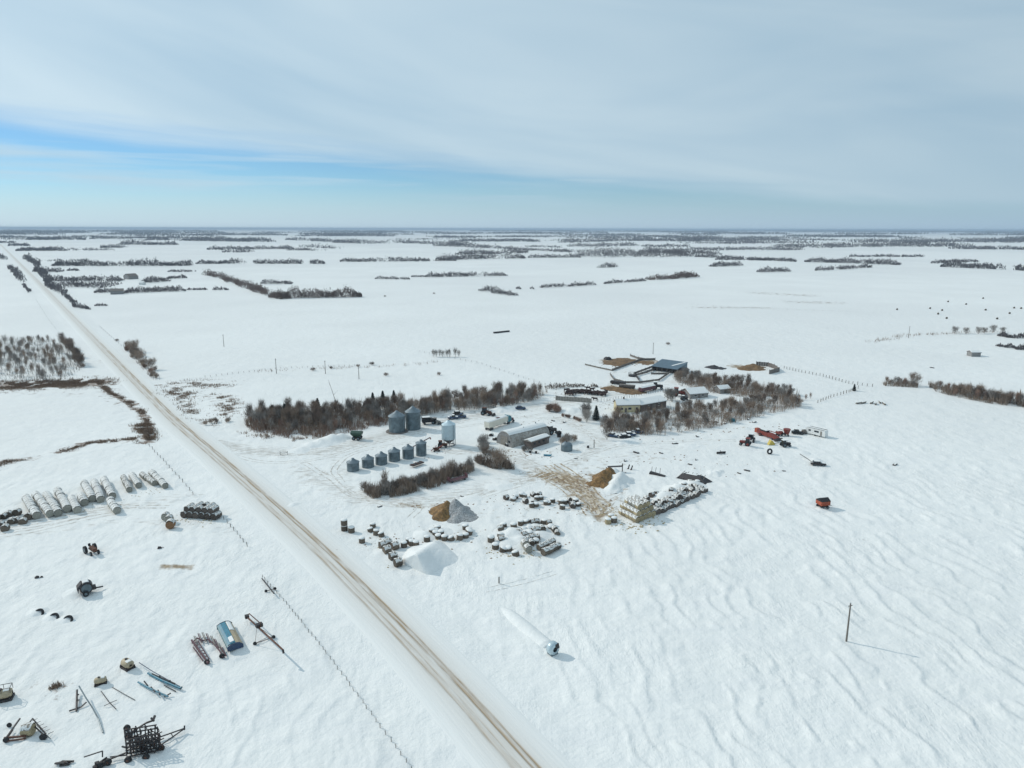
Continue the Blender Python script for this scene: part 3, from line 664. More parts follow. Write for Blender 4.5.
def place(proto, x, y, s, label, group, sz=None, rz=None):
    rz = random.random() * 6.28 if rz is None else rz
    z = g1(x, y)
    s3 = (s, s, s * (sz or random.uniform(.85, 1.15)))
    if proto.name not in used:
        used.add(proto.name); KIDS[proto.name] = [(k_, kids(k_)) for k_ in kids(proto)]
        proto.location = (x, y, z); proto.rotation_euler.z = rz; proto.scale = s3; proto['label'] = label
        if group: proto['group'] = group
        return proto
    c = clone(proto, (x, y, z), rz, label, s3)
    if group: c['group'] = group
    elif 'group' in c: del c['group']
    return c
TALL = [tree_proto('bare_tree', 'bare tree', 8.5, 2.0, 560, tw, low=.2, limbs=11, w0=.055) for tw in ('twig', 'twig', 'twig_dark', 'twig_grey')]
THIN = [tree_proto('bare_sapling', 'bare sapling', 6.0, 1.3, 300, tw, low=.15, limbs=8, w0=.045) for tw in ('twig', 'twig_grey', 'twig_red')]
MULTI = [tree_proto('bare_willow_tree', 'willow tree', 7.0, 3.0, 820, tw, stems=4, limbs=12, w0=.055) for tw in ('twig', 'twig_grey', 'twig_dark')]
BUSH = [bush_proto('bare_bush', 'bush', 3.4, 2.1, 420, tw, .05) for tw in ('twig', 'twig_grey', 'twig_dark')]
SHRUB = [bush_proto('red_twigged_bush', 'bush', 2.8, 1.9, 560, 'twig_red', .055)]
SPR = [spruce_proto(8.0, 2.6)]
def inside(poly, x, y):
    c = False; j = len(poly) - 1
    for i in range(len(poly)):
        if (poly[i][1] > y) != (poly[j][1] > y) and x < (poly[j][0] - poly[i][0]) * (y - poly[i][1]) / (poly[j][1] - poly[i][1]) + poly[i][0]: c = not c
        j = i
    return c
def brush(polys, name, label, mats):
    V = []
    for poly_px, n, h in polys:
        poly = [tuple(P(*p)[:2]) for p in poly_px]; xs = [p[0] for p in poly]; y_s = [p[1] for p in poly]
        c = np.stack([RNG.uniform(min(xs), max(xs), n * 3), RNG.uniform(min(y_s), max(y_s), n * 3)], 1)
        k = np.array([inside(poly, *q) for q in c]) & (fbm(c[:, 0] / 3.2, c[:, 1] / 3.2, 91, 3) > .44); c = c[k][:n]; n_ = len(c)
        hh = h * (.35 + .75 * RNG.random(n_)) * (.6 + .8 * vn(c[:, 0] / 4, c[:, 1] / 4, 93)); z0 = gh(c[:, 0], c[:, 1]) + np.where(RNG.random(n_) < .35, RNG.random(n_) * hh * .6, -.1)
        ln = RNG.normal(0, .16, (n_, 2)) * hh[:, None]; th = RNG.random(n_) * 6.3; w_ = .03 + RNG.random(n_) * .06
        V.append(np.stack([np.stack([c[:, 0] - np.cos(th) * w_, c[:, 1] - np.sin(th) * w_, z0], 1), np.stack([c[:, 0] + np.cos(th) * w_, c[:, 1] + np.sin(th) * w_, z0], 1), np.stack([c[:, 0] + ln[:, 0], c[:, 1] + ln[:, 1], z0 + hh], 1)], 1))
    V = np.concatenate(V).reshape(-1, 3)
    tag(obj(name, mesh_np(name, V, np.arange(len(V)).reshape(-1, 3), M[mats])), label, 'underbrush', None, 'stuff')
def fill(poly_px, n, protos, smin, smax, label, group, mind=1.6):
    poly = [tuple(P(*p)[:2]) for p in poly_px]
    xs = [p[0] for p in poly]; ys_ = [p[1] for p in poly]; got = []; tries = 0
    while len(got) < n and tries < n * 60:
        tries += 1; x = random.uniform(min(xs), max(xs)); y = random.uniform(min(ys_), max(ys_))
        if not inside(poly, x, y): continue
        if any((x - a) ** 2 + (y - b) ** 2 < mind ** 2 for a, b in got): continue
        got.append((x, y))
    for x, y in got: place(random.choice(protos), x, y, random.uniform(smin, smax), label, group)
def row(pts_px, n, protos, smin, smax, label, group, jit=1.0):
    pl = polyw(pts_px); seg = [np.linalg.norm(b - a) for a, b in zip(pl[:-1], pl[1:])]; L = sum(seg)
    for i in range(n):
        t = (i + .5) / n * L; j = 0
        while t > seg[j] and j < len(seg) - 1: t -= seg[j]; j += 1
        p = pl[j] + (pl[j + 1] - pl[j]) * t / seg[j]
        place(random.choice(protos), p[0] + random.gauss(0, jit), p[1] + random.gauss(0, jit), random.uniform(smin, smax), label, group)
# long windbreak behind the grain bins
gA = 'trees of the long windbreak behind the twin grain bins'
lA = 'bare brown tree in the long windbreak behind the twin grain bins'
fill([(247, 424), (300, 432), (340, 428), (388, 422), (440, 412), (500, 408), (536, 400), (545, 392), (480, 397), (420, 405), (340, 412), (270, 414)], 205, TALL + TALL + MULTI, .42, .95, lA, gA, 1.5)
fill([(247, 428), (300, 436), (340, 431), (388, 424), (388, 416), (340, 420), (300, 424), (252, 418)], 44, THIN + SHRUB, .6, .85, 'low bare sapling on the front edge of the long windbreak', 'saplings in front of the long windbreak', 1.1)
row([(395, 421), (440, 412), (500, 408), (535, 399)], 40, THIN, .8, 1.1, 'slim bare sapling in the back half of the windbreak behind the vehicles', 'saplings at the far end of the windbreak', 1.0)
for i, (px, py_, s, lab) in enumerate([(273, 419, .78, 'dark spruce at the left end of the windbreak, left of a close pair'), (285, 419, .85, 'dark spruce at the left end of the windbreak, right of a close pair'), (318, 412, .8, 'single dark spruce between the pair and the row of three'),
        (373, 405, .75, 'dark spruce, left of the three in the windbreak above the twin bins'), (383, 403, .75, 'dark spruce, middle of the three in the windbreak above the twin bins'), (394, 402, .72, 'dark spruce, right of the three in the windbreak above the twin bins'), (596, 420, .78, 'tall dark spruce beside the bare trees near the cream house'), (854, 391, .45, 'small lone spruce at the corner of the right field fence')]):
    p = P(px, py_); place(SPR[0], p.x, p.y, s, lab, None, 1.0)
WB = [(243, 420), (250, 430), (300, 438), (340, 432), (388, 424), (440, 412), (500, 407), (540, 399), (548, 392), (480, 396), (420, 404), (340, 411), (270, 412)]
brush([(WB, 15000, 4.2)], 'underbrush', 'dense brown underbrush filling the long windbreak', 'twig')
brush([([(243, 422), (250, 432), (300, 440), (345, 434), (388, 425), (388, 420), (340, 426), (300, 430)], 5000, 2.4)], 'underbrush', 'reddish low underbrush along the front of the long windbreak', 'twig_red')
brush([([(600, 427), (615, 434), (650, 436), (700, 432), (740, 422), (803, 407), (795, 400), (740, 404), (700, 408), (640, 416), (610, 420)], 11000, 3.2), ([(676, 385), (700, 392), (740, 397), (790, 401), (800, 396), (750, 386), (715, 379), (680, 374)], 7000, 3.2)], 'underbrush', 'brown underbrush among the trees of the two house groves', 'twig')
brush([([(363, 492), (372, 499), (400, 497), (440, 487), (475, 471), (470, 466), (440, 474), (410, 486)], 8000, 3.0), ([(476, 463), (492, 469), (515, 470), (510, 464), (490, 460)], 2600, 2.6)], 'underbrush', 'brown underbrush of the hedge below the six small bins', 'twig')
brush([([(928, 384), (960, 392), (1000, 399), (1045, 407), (1045, 411), (990, 404), (950, 396), (930, 390)], 6000, 3.2), ([(882, 382), (918, 384), (918, 388), (884, 386)], 1500, 2.2)], 'underbrush', 'brown underbrush of the belt at the right edge', 'twig')
brush([([(-40, 382), (60, 384), (84, 368), (68, 342), (30, 338), (-40, 344)], 9000, 2.6)], 'underbrush', 'sparse underbrush in the snowy grove left of the road', 'twig_grey')
brush([([(62, 340), (70, 342), (86, 368), (80, 370), (68, 354)], 4500, 3.2), ([(123, 346), (130, 344), (162, 380), (152, 380), (132, 358)], 4500, 2.8)], 'underbrush', 'dark underbrush of the hedges close to the road', 'twig_dark')
# hedge in front of the small bins
row([(367, 491), (395, 490), (425, 484), (445, 477), (470, 470)], 34, BUSH + BUSH + THIN[:2], .8, 1.05, 'bare bush in the hedge below the six small grain bins', 'bushes in the hedge below the six small bins', 1.6)
row([(372, 494), (400, 493), (440, 482)], 14, BUSH, .6, .8, 'bare bush in the hedge below the six small grain bins', 'bushes in the hedge below the six small bins', .8)
row([(478, 462), (492, 466), (510, 468)], 11, BUSH + MULTI[:1], .7, .9, 'bare bush between the hedge and the arched shed', 'bushes left of the arched shed', 1.4)
row([(483, 441), (484, 455)], 5, BUSH[1:2], .9, 1.1, 'pale grey bush beside the left end of the arched shed', 'pale bushes at the left end of the arched shed', .7)
row([(560, 444), (575, 440)], 5, BUSH[:2], .8, 1.0, 'bare bush behind the small dark steel tank', 'bushes behind the small dark tank', .9)
row([(522, 451), (532, 453)], 3, BUSH[:2], .5, .7, 'low bush under the front wall of the arched shed', 'bushes under the arched shed', .5)
row([(547, 411), (560, 412)], 5, SHRUB, .95, 1.15, 'rounded red brown bush in the middle of the yard', 'rounded red brown bushes in the middle of the yard', .7)
row([(563, 416), (580, 422)], 6, SHRUB, .45, .6, 'low red brown bush trailing toward the spruce', 'low bushes trailing toward the spruce', .4)
fill([(579, 420), (592, 424), (592, 416), (582, 413)], 4, MULTI[1:2], .55, .7, 'grey bare tree left of the tall spruce', 'grey bare trees left of the tall spruce', 2)
# house grove
gC = 'trees of the grove in front of the cream house'
fill([(600, 425), (615, 432), (650, 434), (700, 430), (740, 420), (800, 406), (795, 400), (740, 404), (700, 408), (640, 414), (610, 418)], 96, TALL + MULTI + MULTI, .38, .74, 'bare tree in the grove in front of the cream house', gC, 2.0)
fill([(676, 383), (700, 390), (740, 395), (790, 400), (798, 394), (750, 386), (715, 379), (680, 374)], 50, MULTI + TALL[2:3], .45, .78, 'bare tree in the grove behind the snow roofed house', 'trees of the grove behind the snow roofed house', 2.2)
row([(800, 401), (812, 398)], 3, THIN, .45, .6, 'thin sapling at the right tip of the house grove', 'saplings at the right tip of the grove', 1)
row([(668, 400), (676, 403)], 3, MULTI[1:2], .7, .85, 'pale bare tree at the right end of the grey brown barn', 'pale trees at the end of the grey brown barn', .8)
place(TALL[2], P(607, 440).x, P(607, 440).y, .95, 'tall bare tree standing alone in front of the house grove', None, 1.0)
# right belt
gD = 'trees of the belt at the right edge'
row([(884, 383), (912, 386)], 12, THIN + BUSH[:1], .55, .8, 'low bush at the left end of the right edge belt', 'bushes at the left end of the right edge belt', 1.2)
place(MULTI[0], P(915, 386).x, P(915, 386).y, .95, 'largest round bare tree at the left end of the right edge belt', None, 1.0)
row([(932, 386), (960, 394)], 12, THIN + MULTI[:1], .55, .85, 'bare tree in the loose middle of the right edge belt', 'trees in the middle of the right edge belt', 1.4)
row([(960, 396), (990, 400), (1040, 409)], 44, THIN + TALL[:1], .75, 1.0, 'bare tree in the dense right edge belt', gD, 1.7)
row([(950, 333), (975, 334), (1005, 333)], 6, MULTI[1:2], .55, .8, 'thin bare tree standing on the far right field', 'thin trees on the far right field', 1.5)
# left grove
fill([(-30, 380), (60, 382), (80, 366), (64, 342), (30, 340), (-30, 345)], 120, THIN[:2], .75, 1.15, 'bare tree in the snowy grove left of the road', 'trees in the grove left of the road', 2.2)
row([(62, 342), (72, 350), (80, 362), (84, 368)], 22, BUSH[2:] + MULTI[2:], .75, 1.0, 'dark bush on the curved right edge of the left grove', 'bushes on the curved edge of the left grove', .8)
row([(126, 347), (134, 356), (146, 368), (158, 379)], 22, BUSH[:1] + BUSH[2:] + MULTI[:1] + SHRUB, .75, 1.05, 'bare bush in the hedge beside the road', 'bushes of the hedge beside the road', 1.0)
row([(205, 425), (216, 422), (232, 422)], 6, BUSH[:1] + BUSH[2:], .45, .75, 'low bare bush between the road and the long windbreak', 'low bushes between the road and the windbreak', 1.0)
row([(432, 357), (460, 357)], 8, THIN[1:2], .8, .95, 'thin bare tree in the short row on the open field behind the windbreak', 'short row of thin trees behind the windbreak', .5)
row([(142, 433), (150, 440)], 5, BUSH[:1], .4, .6, 'low bush at the corner of the slough by the road', 'low bushes at the slough corner', .7)
for px, py_, lab in [(331, 369, 'small shrub on the snow behind the windbreak, beside a pole'), (358, 367, 'dark round shrub behind the windbreak, left of a smaller one'), (372, 365, 'smaller round shrub behind the windbreak to the right of a dark one'), (386, 376, 'low spread shrub close behind the windbreak'), (439, 375, 'low shrub behind the middle of the windbreak'), (313, 371, 'tiny shrub near the pole behind the left end of the windbreak'),
                     (668, 345, 'lone bush on the field behind the blue grey barn'), (434, 294, 'tiny dark bush on the middle field'), (385, 297, 'faint bush on the middle field below the poplar belt'), (117, 341, 'dark dot of bush above the roadside hedge')]:
    p = P(px, py_); place(BUSH[2], p.x, p.y, random.uniform(.6, .9), lab, None, .7)

# ---------------------------------------------------------------- bales
def bale_lying(mat, r=.9, L=1.5, cap=.16, capw=62, name='round_hay_bale'):
    n = 18; mb = MB(); prof = [(-L / 2, r * .93), (-L * .42, r), (L * .42, r * 1.01), (L / 2, r * .93)]
    vs = [(x, q * math.cos(2 * math.pi * j / n), r + q * math.sin(2 * math.pi * j / n) * .96) for x, q in prof for j in range(n)]
    fs = [(i * n + j, i * n + (j + 1) % n, (i + 1) * n + (j + 1) % n, (i + 1) * n + j) for i in range(3) for j in range(n)] + [tuple(range(n)), tuple(range(3 * n, 4 * n))[::-1]]
    o = obj(name, meshof(name, mb.add(vs, fs), M[mat]), None, (0, 0, -500))
    c = MB(); k = 9
    for x0, x1 in ((-L / 2 - .02, L / 2 + .02),):
        vs = []
        for x, sc in ((x0, .8), (x0 + .12, 1), (0, 1.1), (x1 - .12, 1), (x1, .8)):
            for j in range(k):
                a = R(90 - capw + 2 * capw * j / (k - 1)); e = math.sin(math.pi * j / (k - 1))
                q = r + .01 + cap * sc * e ** .6 * random.uniform(.75, 1.15); vs.append((x, q * math.cos(a), r + q * math.sin(a)))
        fs = [(i * k + j, i * k + j + 1, (i + 1) * k + j + 1, (i + 1) * k + j) for i in range(4) for j in range(k - 1)]
        c.add(vs, fs)
    obj('snow_cap', meshof('snow_cap', c, M['cap'], True), o)
    return tag(o, 'x', 'hay bale')
def bale_upright(mat, r=.88, h=1.5, cap=.3):
    mb = MB().lathe([(r * .95, -.1), (r, .12), (r * 1.01, h * .9), (r * .94, h)], 18)
    o = obj('upright_hay_bale', meshof('upright_hay_bale', mb, M[mat]), None, (0, 0, -500))
    c = MB().lathe([(r * 1.0, h - .03), (r * .99, h + cap * .35), (r * .8, h + cap * .8), (r * .35, h + cap)], 14)
    obj('snow_cap', meshof('snow_cap', c, M['snow'], True), o)
    return tag(o, 'x', 'hay bale')
BL = {m: bale_lying(m) for m in ('hay', 'hay_warm', 'hay_grey', 'hay_dark')}
BLW = bale_lying('hay_grey', 1.0, 1.5, .16, 80)
BLR = bale_lying('hay_rust', 1.0, 1.5, .25)
BU = {m: bale_upright(m) for m in ('hay', 'hay_warm')}
NB = 0
def bale(proto, p, z, rz, label, group, s=1.0):
    global NB; NB += 1
    jum = any(w_ in label for w_ in ('loose', 'scattered', 'half buried', 'on top of the long', 'broken', 'curve', 'ring of'))
    loc = (p[0], p[1], g1(p[0], p[1]) + z - .06 - (random.uniform(0, .55) if jum else 0))
    tl = (random.gauss(0, .13), random.gauss(0, .13)) if jum else (0, 0)
    if proto.name not in used:
        used.add(proto.name); KIDS[proto.name] = [(k_, []) for k_ in kids(proto)]
        proto.location = loc; proto.rotation_euler.z = rz; proto.scale = (s, s, s); proto['label'] = label; proto['group'] = group
        return proto
    c = clone(proto, loc, rz, label, s); c['group'] = group; c.rotation_euler.x, c.rotation_euler.y = tl; return c
def bale_row(a, b, proto, label, group, s=1.0, zc=.9, step=1.53):
    p = P(*a, zc); q = P(*b, zc); d = (p - q); L = Vector((d.x, d.y)).length; n = max(2, round(L / (step * s)))
    u = Vector((d.x, d.y, 0)) / L; rz = math.atan2(u.y, u.x)
    for i in range(n):
        x = q + u * (step * s * (i + .5)) ; jit = random.gauss(0, .05)
        bale(proto, (x.x - u.y * jit, x.y + u.x * jit), 0, rz + random.gauss(0, .03) + (math.pi if random.random() < .5 else 0), label, group, s * random.uniform(.96, 1.03))
ROWS = [((26, 499), (37, 517)), ((36, 496.5), (50.3, 515)), ((46.5, 495.5), (58.5, 514)), ((57.5, 491.5), (68, 510)), ((72, 499.5), (77.5, 511)), ((81.5, 497.5), (84.5, 504)), ((85, 485), (92.5, 500)), ((94.5, 483), (101, 500.5)), ((104, 480.5), (112.5, 497)), ((110.5, 502), (117, 511.5)),
        ((123.5, 478), (129.5, 490)), ((131.5, 475), (139, 486)), ((141.5, 474), (154.5, 483.5)), ((150.5, 472), (165.5, 486))]
onm = ['first', 'second', 'third', 'fourth', 'fifth', 'sixth', 'seventh', 'eighth', 'ninth']
for i, (a, b) in enumerate(ROWS):
    if i < 9: lab = 'snow topped round bale in the %s long white row from the left' % onm[i]
    elif i == 9: lab = 'snow topped round bale in the short row set forward below the long rows'
    else: lab = 'greyish round bale in the %s of four rows nearest the road' % ('first', 'second', 'third', 'fourth')[i - 10]
    bale_row(a, b, BLW if i not in (10, 12) else BL['hay_grey'], lab, lab[:60].replace('snow topped round bale', 'bales').replace('greyish round bale', 'bales'), 1.08 if i < 10 else .98)
for x, y in [(4, 519), (2, 527), (9, 517), (11, 524), (17, 516), (6, 531), (16, 523), (23, 524), (29, 520), (-3, 522)]:
    p = P(x, y); bale(BL['hay'], p, 0, R(110) + random.gauss(0, .2), 'dark round bale in the loose group at the left picture edge', 'loose dark bales at the left edge', 1.1)
for i, (x, y) in enumerate([(169.5, 523), (166, 520), (171, 528.5)]):
    p = P(x, y); bale(BLR if i == 2 else BL['hay_grey'], p, 0, R(100), ['snowy bale in the short pile left of the dark bale stack', 'rearmost snowy bale in the short pile left of the dark stack', 'bale showing a round brown end, front of the short pile'][i], 'short pile of bales left of the dark stack', 1.15)
# dark stack beside the fence
u0 = P(185, 517); u1 = P(215, 519); du = (u1 - u0); du.z = 0; nst = 6; dv = Vector((-du.y, du.x, 0)).normalized(); dn = du / (nst - 1)
rzv = math.atan2(dv.y, dv.x)
for j in range(3):
    for i in range(nst):
        if j == 2 and i > 4: continue
        bale(BL['hay_dark'], u0 + dn * i + dv * (1.56 * j), 0, rzv + random.gauss(0, .05), 'dark brown bale in the bottom layer of the stack beside the roadside fence', 'bottom layer of the dark bale stack', 1.05)
for j in range(3):
    for i in range(5 - (j == 2)):
        if random.random() < .12: continue
        bale(BL['hay_dark'], u0 + dn * (i + .5) + dv * (1.56 * j + .4), 1.5, rzv + random.gauss(0, .08), 'dark brown bale in the upper layer of the stack beside the roadside fence', 'upper layer of the dark bale stack', 1.02)
# big pale pyramid stack
c0 = P(635.5, 525); c1 = P(618.5, 515.5); c2 = P(657, 515.5)
e1 = (c1 - c0); L1 = e1.length; e1.normalize(); e2 = (c2 - c0); L2 = e2.length; e2.normalize()
rz1 = math.atan2(e1.y, e1.x)
n1_ = max(3, round(L1 / 1.55)); n2_ = max(3, round(L2 / 1.85))
for t in range(3):
    for j in range(n2_ - t):
        for i in range(n1_ - (t > 1)):
            if t == 9 and 0 < i < n1_ - 1 and 0 < j < n2_ - 1: continue
            bale(BL['hay_warm'] if random.random() < .85 else BL['hay_grey'], c0 + e1 * (1.55 * (i + .5 + .25 * t)) + e2 * (1.85 * (j + .5 + .5 * t)), 1.55 * t, rz1 + random.gauss(0, .05), 'straw coloured bale in the %s tier of the three tier pyramid stack' % ('lowest', 'middle', 'top')[t], '%s tier of the pyramid bale stack' % ('lowest', 'middle', 'top')[t], random.uniform(.92, 1.04))
# long low stack running on to the right
c0 = P(657, 516); c2 = P(706, 493); e2 = (c2 - c0); L2 = e2.length; e2.normalize(); e1 = Vector((-e2.y, e2.x, 0)); rz1 = math.atan2(e1.y, e1.x)
nl = round(L2 / 1.8)
for i in range(nl):
    for j in range(2 if i < 3 else 3):
        bale(BL['hay_dark'], c0 + e2 * (1.8 * (i + .5) + random.gauss(0, .15)) + e1 * (1.5 * (j + .5) + random.gauss(0, .3)), -random.uniform(.1, .7), rz1 + random.gauss(0, .16), 'dark snowy bale in the bottom layer of the long stack right of the pyramid', 'bottom layer of the long bale stack', random.uniform(.9, 1.05))
for i in range(nl - 1):
    for j in range(2):
        if random.random() < .45: continue
        bale(BL['hay_dark'], c0 + e2 * (1.8 * (i + 1) + random.gauss(0, .3)) + e1 * (1.5 * (j + 1.1) + random.gauss(0, .3)), random.uniform(.7, 1.2), rz1 + random.gauss(0, .5), 'dark snowy bale on top of the long stack right of the pyramid', 'top layer of the long bale stack', .95)
for x, y in [(652, 498), (656, 496), (646, 500), (664, 496), (671, 493), (676, 489), (684, 487), (690, 485), (697, 484), (680, 494), (668, 499), (660, 502), (687, 492), (694, 489)]:
    p = P(x, y); bale(random.choice([BL['hay_dark'], BU['hay']]), p, 0, random.random() * 3, 'half buried dark bale in the snow behind the long stack', 'half buried bales behind the long stack', .95)
for x, y in [(611, 520), (608, 524), (614, 523)]:
    p = P(x, y); bale(BU['hay_warm'] if x < 612 else BU['hay'], p, 0, 0, 'upright bale standing at the foot of the muddy lane', 'upright bales at the foot of the muddy lane', .95)
# heap of upright bales, middle
for x, y in [(491, 541), (495.5, 548), (502.5, 551), (509.5, 550), (516.5, 555)]:
    bale(BU['hay'], P(x, y), 0, 0, 'upright bale in the front curve of the middle bale field, snow on top', 'front curve of upright bales', 1.05)
for x, y in [(502, 541), (502, 531), (504, 527), (500, 537), (518, 533), (523, 531), (529, 530), (521, 525), (527, 524), (536, 523.5), (532, 524), (543, 524), (545, 524.5), (551, 529), (549, 526), (557, 534), (524, 536), (530, 535), (534, 532), (537, 532), (529, 540), (533, 540), (538, 540), (526, 543), (541, 531), (535, 543), (555, 532), (531, 545), (514, 527)]:
    bale(random.choice([BL['hay'], BU['hay'], BL['hay']]), P(x, y), 0, R(random.choice([10, 25, 100])) + random.gauss(0, .2), 'snow capped bale in the loose middle of the central bale field', 'loose bales of the central bale field', random.uniform(.9, 1.05))
for x, y, l in [(525, 547, 'bale tipped toward the front gap of the central bale field'), (528, 552, 'leaning bale at the front right of the central bale field')]:
    bale(BL['hay_grey'], P(x, y), 0, R(-70), l, 'tipped bales of the central bale field', 1.1)
bale_row((553, 541), (538, 547), BL['hay'], 'bale in the rear of two straight rows at the right of the central field', 'rear straight row of bales', .95)
bale_row((559, 545), (543, 552), BL['hay'], 'bale in the front of two straight rows at the right of the central field', 'front straight row of bales', 1.0)
# upper heap
for x, y in [(506, 500), (513, 501), (515, 499), (522, 497), (524, 498), (533, 497), (539, 497), (537, 501), (526, 504), (534, 505), (532, 508), (536, 507), (546, 505), (549, 505), (553, 503), (561, 505), (565, 504), (562, 509), (572, 507), (574, 508), (579, 506), (570, 503), (541, 500), (576, 503)]:
    bale(random.choice([BL['hay_dark'], BU['hay']]), P(x, y), 0, random.random() * 3, 'snow capped dark bale in the scattered row beside the muddy lane', 'scattered bales beside the muddy lane', random.uniform(.85, 1.0))
# ring and small groups
for k_ in range(11):
    a = R(150 + k_ * 25); c = P(452, 533.5); bale(BU['hay'], (c.x + math.cos(a) * 4.6, c.y + math.sin(a) * 4.2), 0, 0, 'upright bale in the ring of bales behind the big snow pile', 'ring of upright bales', .98)
for x, y, l in [(441, 536, 0), (427, 541, 1), (432, 534, 1), (416, 546, 2), (412, 545, 2), (404, 547, 3), (409, 543, 2)]:
    bale(BU['hay'], P(x, y), 0, 0, 'upright bale in the line at the back edge of the big snow pile', 'line of bales behind the big snow pile', .95)
for (x, y), l, pr in [((387, 553), 'dark bale at the top of the four bale line beside the road', 'hay'), ((383, 548), 'snow buried bale at the rear of the line beside the road', 'hay'), ((393, 559), 'second dark bale from the front of the line beside the road', 'hay'), ((398, 565), 'front dark bale of the line beside the road', 'hay'), ((388, 546), 'bale standing behind the line beside the road', 'hay'), ((395, 549), 'small buried bale right of the line beside the road', 'hay')]:
    bale(BL[pr], P(x, y), 0, R(35), l, 'bales of the short line beside the road', 1.15)
for x, y, z, l in [(344.5, 530, 0, 'upright bale carrying a second bale, nearest the road'), (344.5, 530, 1.62, 'single bale standing on top of another near the road'), (351.5, 531.5, 0, 'lower snow topped bale right of the two bale tower'), (371, 531, 0, 'left bale of the small broken group by the road'), (376, 534, 0, 'front bale of the small broken group by the road'), (382, 536, 0, 'right bale of the small broken group by the road'), (373, 527, 0, 'rear bale of the small broken group by the road'), (362, 542, 0, 'flattened dark bale remains near the roadside')]:
    bale(BU['hay'], P(x, y), z, 0, l, 'small bale groups by the road', 1.0 if x < 360 else .9)
for x, y in [(897, 310), (930, 309), (942, 311), (938, 314.5), (946.5, 319), (948, 302), (966, 305), (985.5, 310.5), (983, 299), (1014, 308.5), (1009.5, 314), (997, 319.5), (1021, 309)]:
    bale(BL['hay'], P(x, y), 0, 1.2, 'dark bale left out on the far right snow field', 'bales scattered on the far right field', 1.0)

# ---------------------------------------------------------------- mounds
def mound(name, pts_px, mat, label, cat, kind=None, res=26, rough=.25, grp=None):
    """pts: (px, py, height, radius) humps; builds one height field over their bounds"""
    hs = [(P(x, y), h, r) for x, y, h, r in pts_px]
    x0 = min(p.x - r * 1.1 for p, h, r in hs); x1 = max(p.x + r * 1.1 for p, h, r in hs)
    y0 = min(p.y - r * 1.1 for p, h, r in hs); y1 = max(p.y + r * 1.1 for p, h, r in hs)
    X, Y = np.meshgrid(np.linspace(x0, x1, res), np.linspace(y0, y1, res))
    Z = np.full(X.shape, -1.0)
    for p, h, r in hs:
        q = np.hypot(X - p.x, Y - p.y) / r * (1 + (fbm(X / 2.6, Y / 2.6, 57, 2) - .5) * .55)
        Z = np.maximum(Z, h * (1 - q) ** 1.0 * (1 + .15 * np.cos(3 * q)) - .12 * (q > 0))
    Z = Z + (fbm(X / 1.7, Y / 1.7, 51, 3) - .5) * rough * 2 * (Z > -.2)
    c = hs[0][0]; Z = np.maximum(Z, -.6) + gh(X, Y)
    V = np.stack([X - c.x, Y - c.y, Z], -1).reshape(-1, 3); i = np.arange(res * res).reshape(res, res)
    Fm = np.stack([i[:-1, :-1], i[:-1, 1:], i[1:, 1:], i[1:, :-1]], -1).reshape(-1, 4)
    o = obj(name, mesh_np(name, V, Fm, M[mat], True), None, (c.x, c.y, 0))
    tag(o, label, cat if kind is None else None, grp, kind); return o
def poly_mound(name, quads, mat, label, kind='structure', cat=None):
    """quads of 3D points, each subdivided and roughened"""
    vs = []; fs = []; n = 12; c = quads[0][0].copy(); c.z = 0
    for q in quads:
        o = len(vs)
        for i in range(n + 1):
            for j in range(n + 1):
                a = q[0].lerp(q[1], j / n); b = q[3].lerp(q[2], j / n); p = a.lerp(b, i / n)
                nz = float(fbm(np.array([p.x / 1.9]), np.array([p.y / 1.9]), 61, 3)[0] - .5) * .5
                vs.append(p + Vector((0, 0, nz)) - c)
        fs += [(o + i * (n + 1) + j, o + i * (n + 1) + j + 1, o + (i + 1) * (n + 1) + j + 1, o + (i + 1) * (n + 1) + j) for i in range(n) for j in range(n)]
    mb = MB().add(vs, fs)
    bm_me = meshof(name, mb, M[mat], True)
    import bmesh
    bm = bmesh.new(); bm.from_mesh(bm_me); bmesh.ops.remove_doubles(bm, verts=bm.verts, dist=.02); bmesh.ops.recalc_face_normals(bm, faces=bm.faces); [bmesh.ops.smooth_vert(bm, verts=bm.verts, factor=.5, use_axis_x=True, use_axis_y=True, use_axis_z=True) for _ in range(5)]; bm.to_mesh(bm_me); bm.free()
    return tag(obj(name, bm_me, None, c), label, cat, None, kind)
# big ploughed snow pile: high crest on the left, long shaded slope down to the right
T_ = P(433, 541, 2.8); M_ = P(417, 553, 4.4); L_ = P(392, 563, -1.3); F_ = P(431, 580, -1.3); R_ = P(473, 567, -1.3); K_ = P(443, 539, -1.3); J_ = P(407, 545, -1.3)
e_ = Vector((.01, 0, 0)); q_ = P(452, 562, .9)
poly_mound('snow_pile', [[M_, F_, R_, T_], [R_, K_, T_, T_ + e_], [K_, J_, M_, T_], [J_, L_, M_, M_ + e_], [L_, F_, M_, M_ + e_]], 'drift', 'large smooth ploughed snow pile beside the road', 'structure')
mound('gravel_heap', [(447, 513, 3.6, 5.0), (443, 517, 2.2, 3.6), (443, 510, 2.0, 3.6), (438, 513, 1.0, 3)], 'silage', 'brown side of the cone shaped feed heap above the bale ring', 'heap', rough=.35)
mound('gravel_heap', [(455, 513, 4.0, 5.2), (461, 515.5, 2.6, 4.6), (466, 518, 1.3, 3.6), (457, 519, 1.4, 3.6)], 'gravel', 'grey snow dusted heap joined to the brown heap above the bale ring', 'heap', rough=.2)
mound('silage_heap', [(604, 480, 3.4, 4.6), (600, 484, 2.4, 4.4), (609, 476, 3.0, 4.0), (606, 487, 1.6, 3)], 'silage', 'golden brown cut face of the silage heap beside the muddy lane', 'heap', rough=.5)
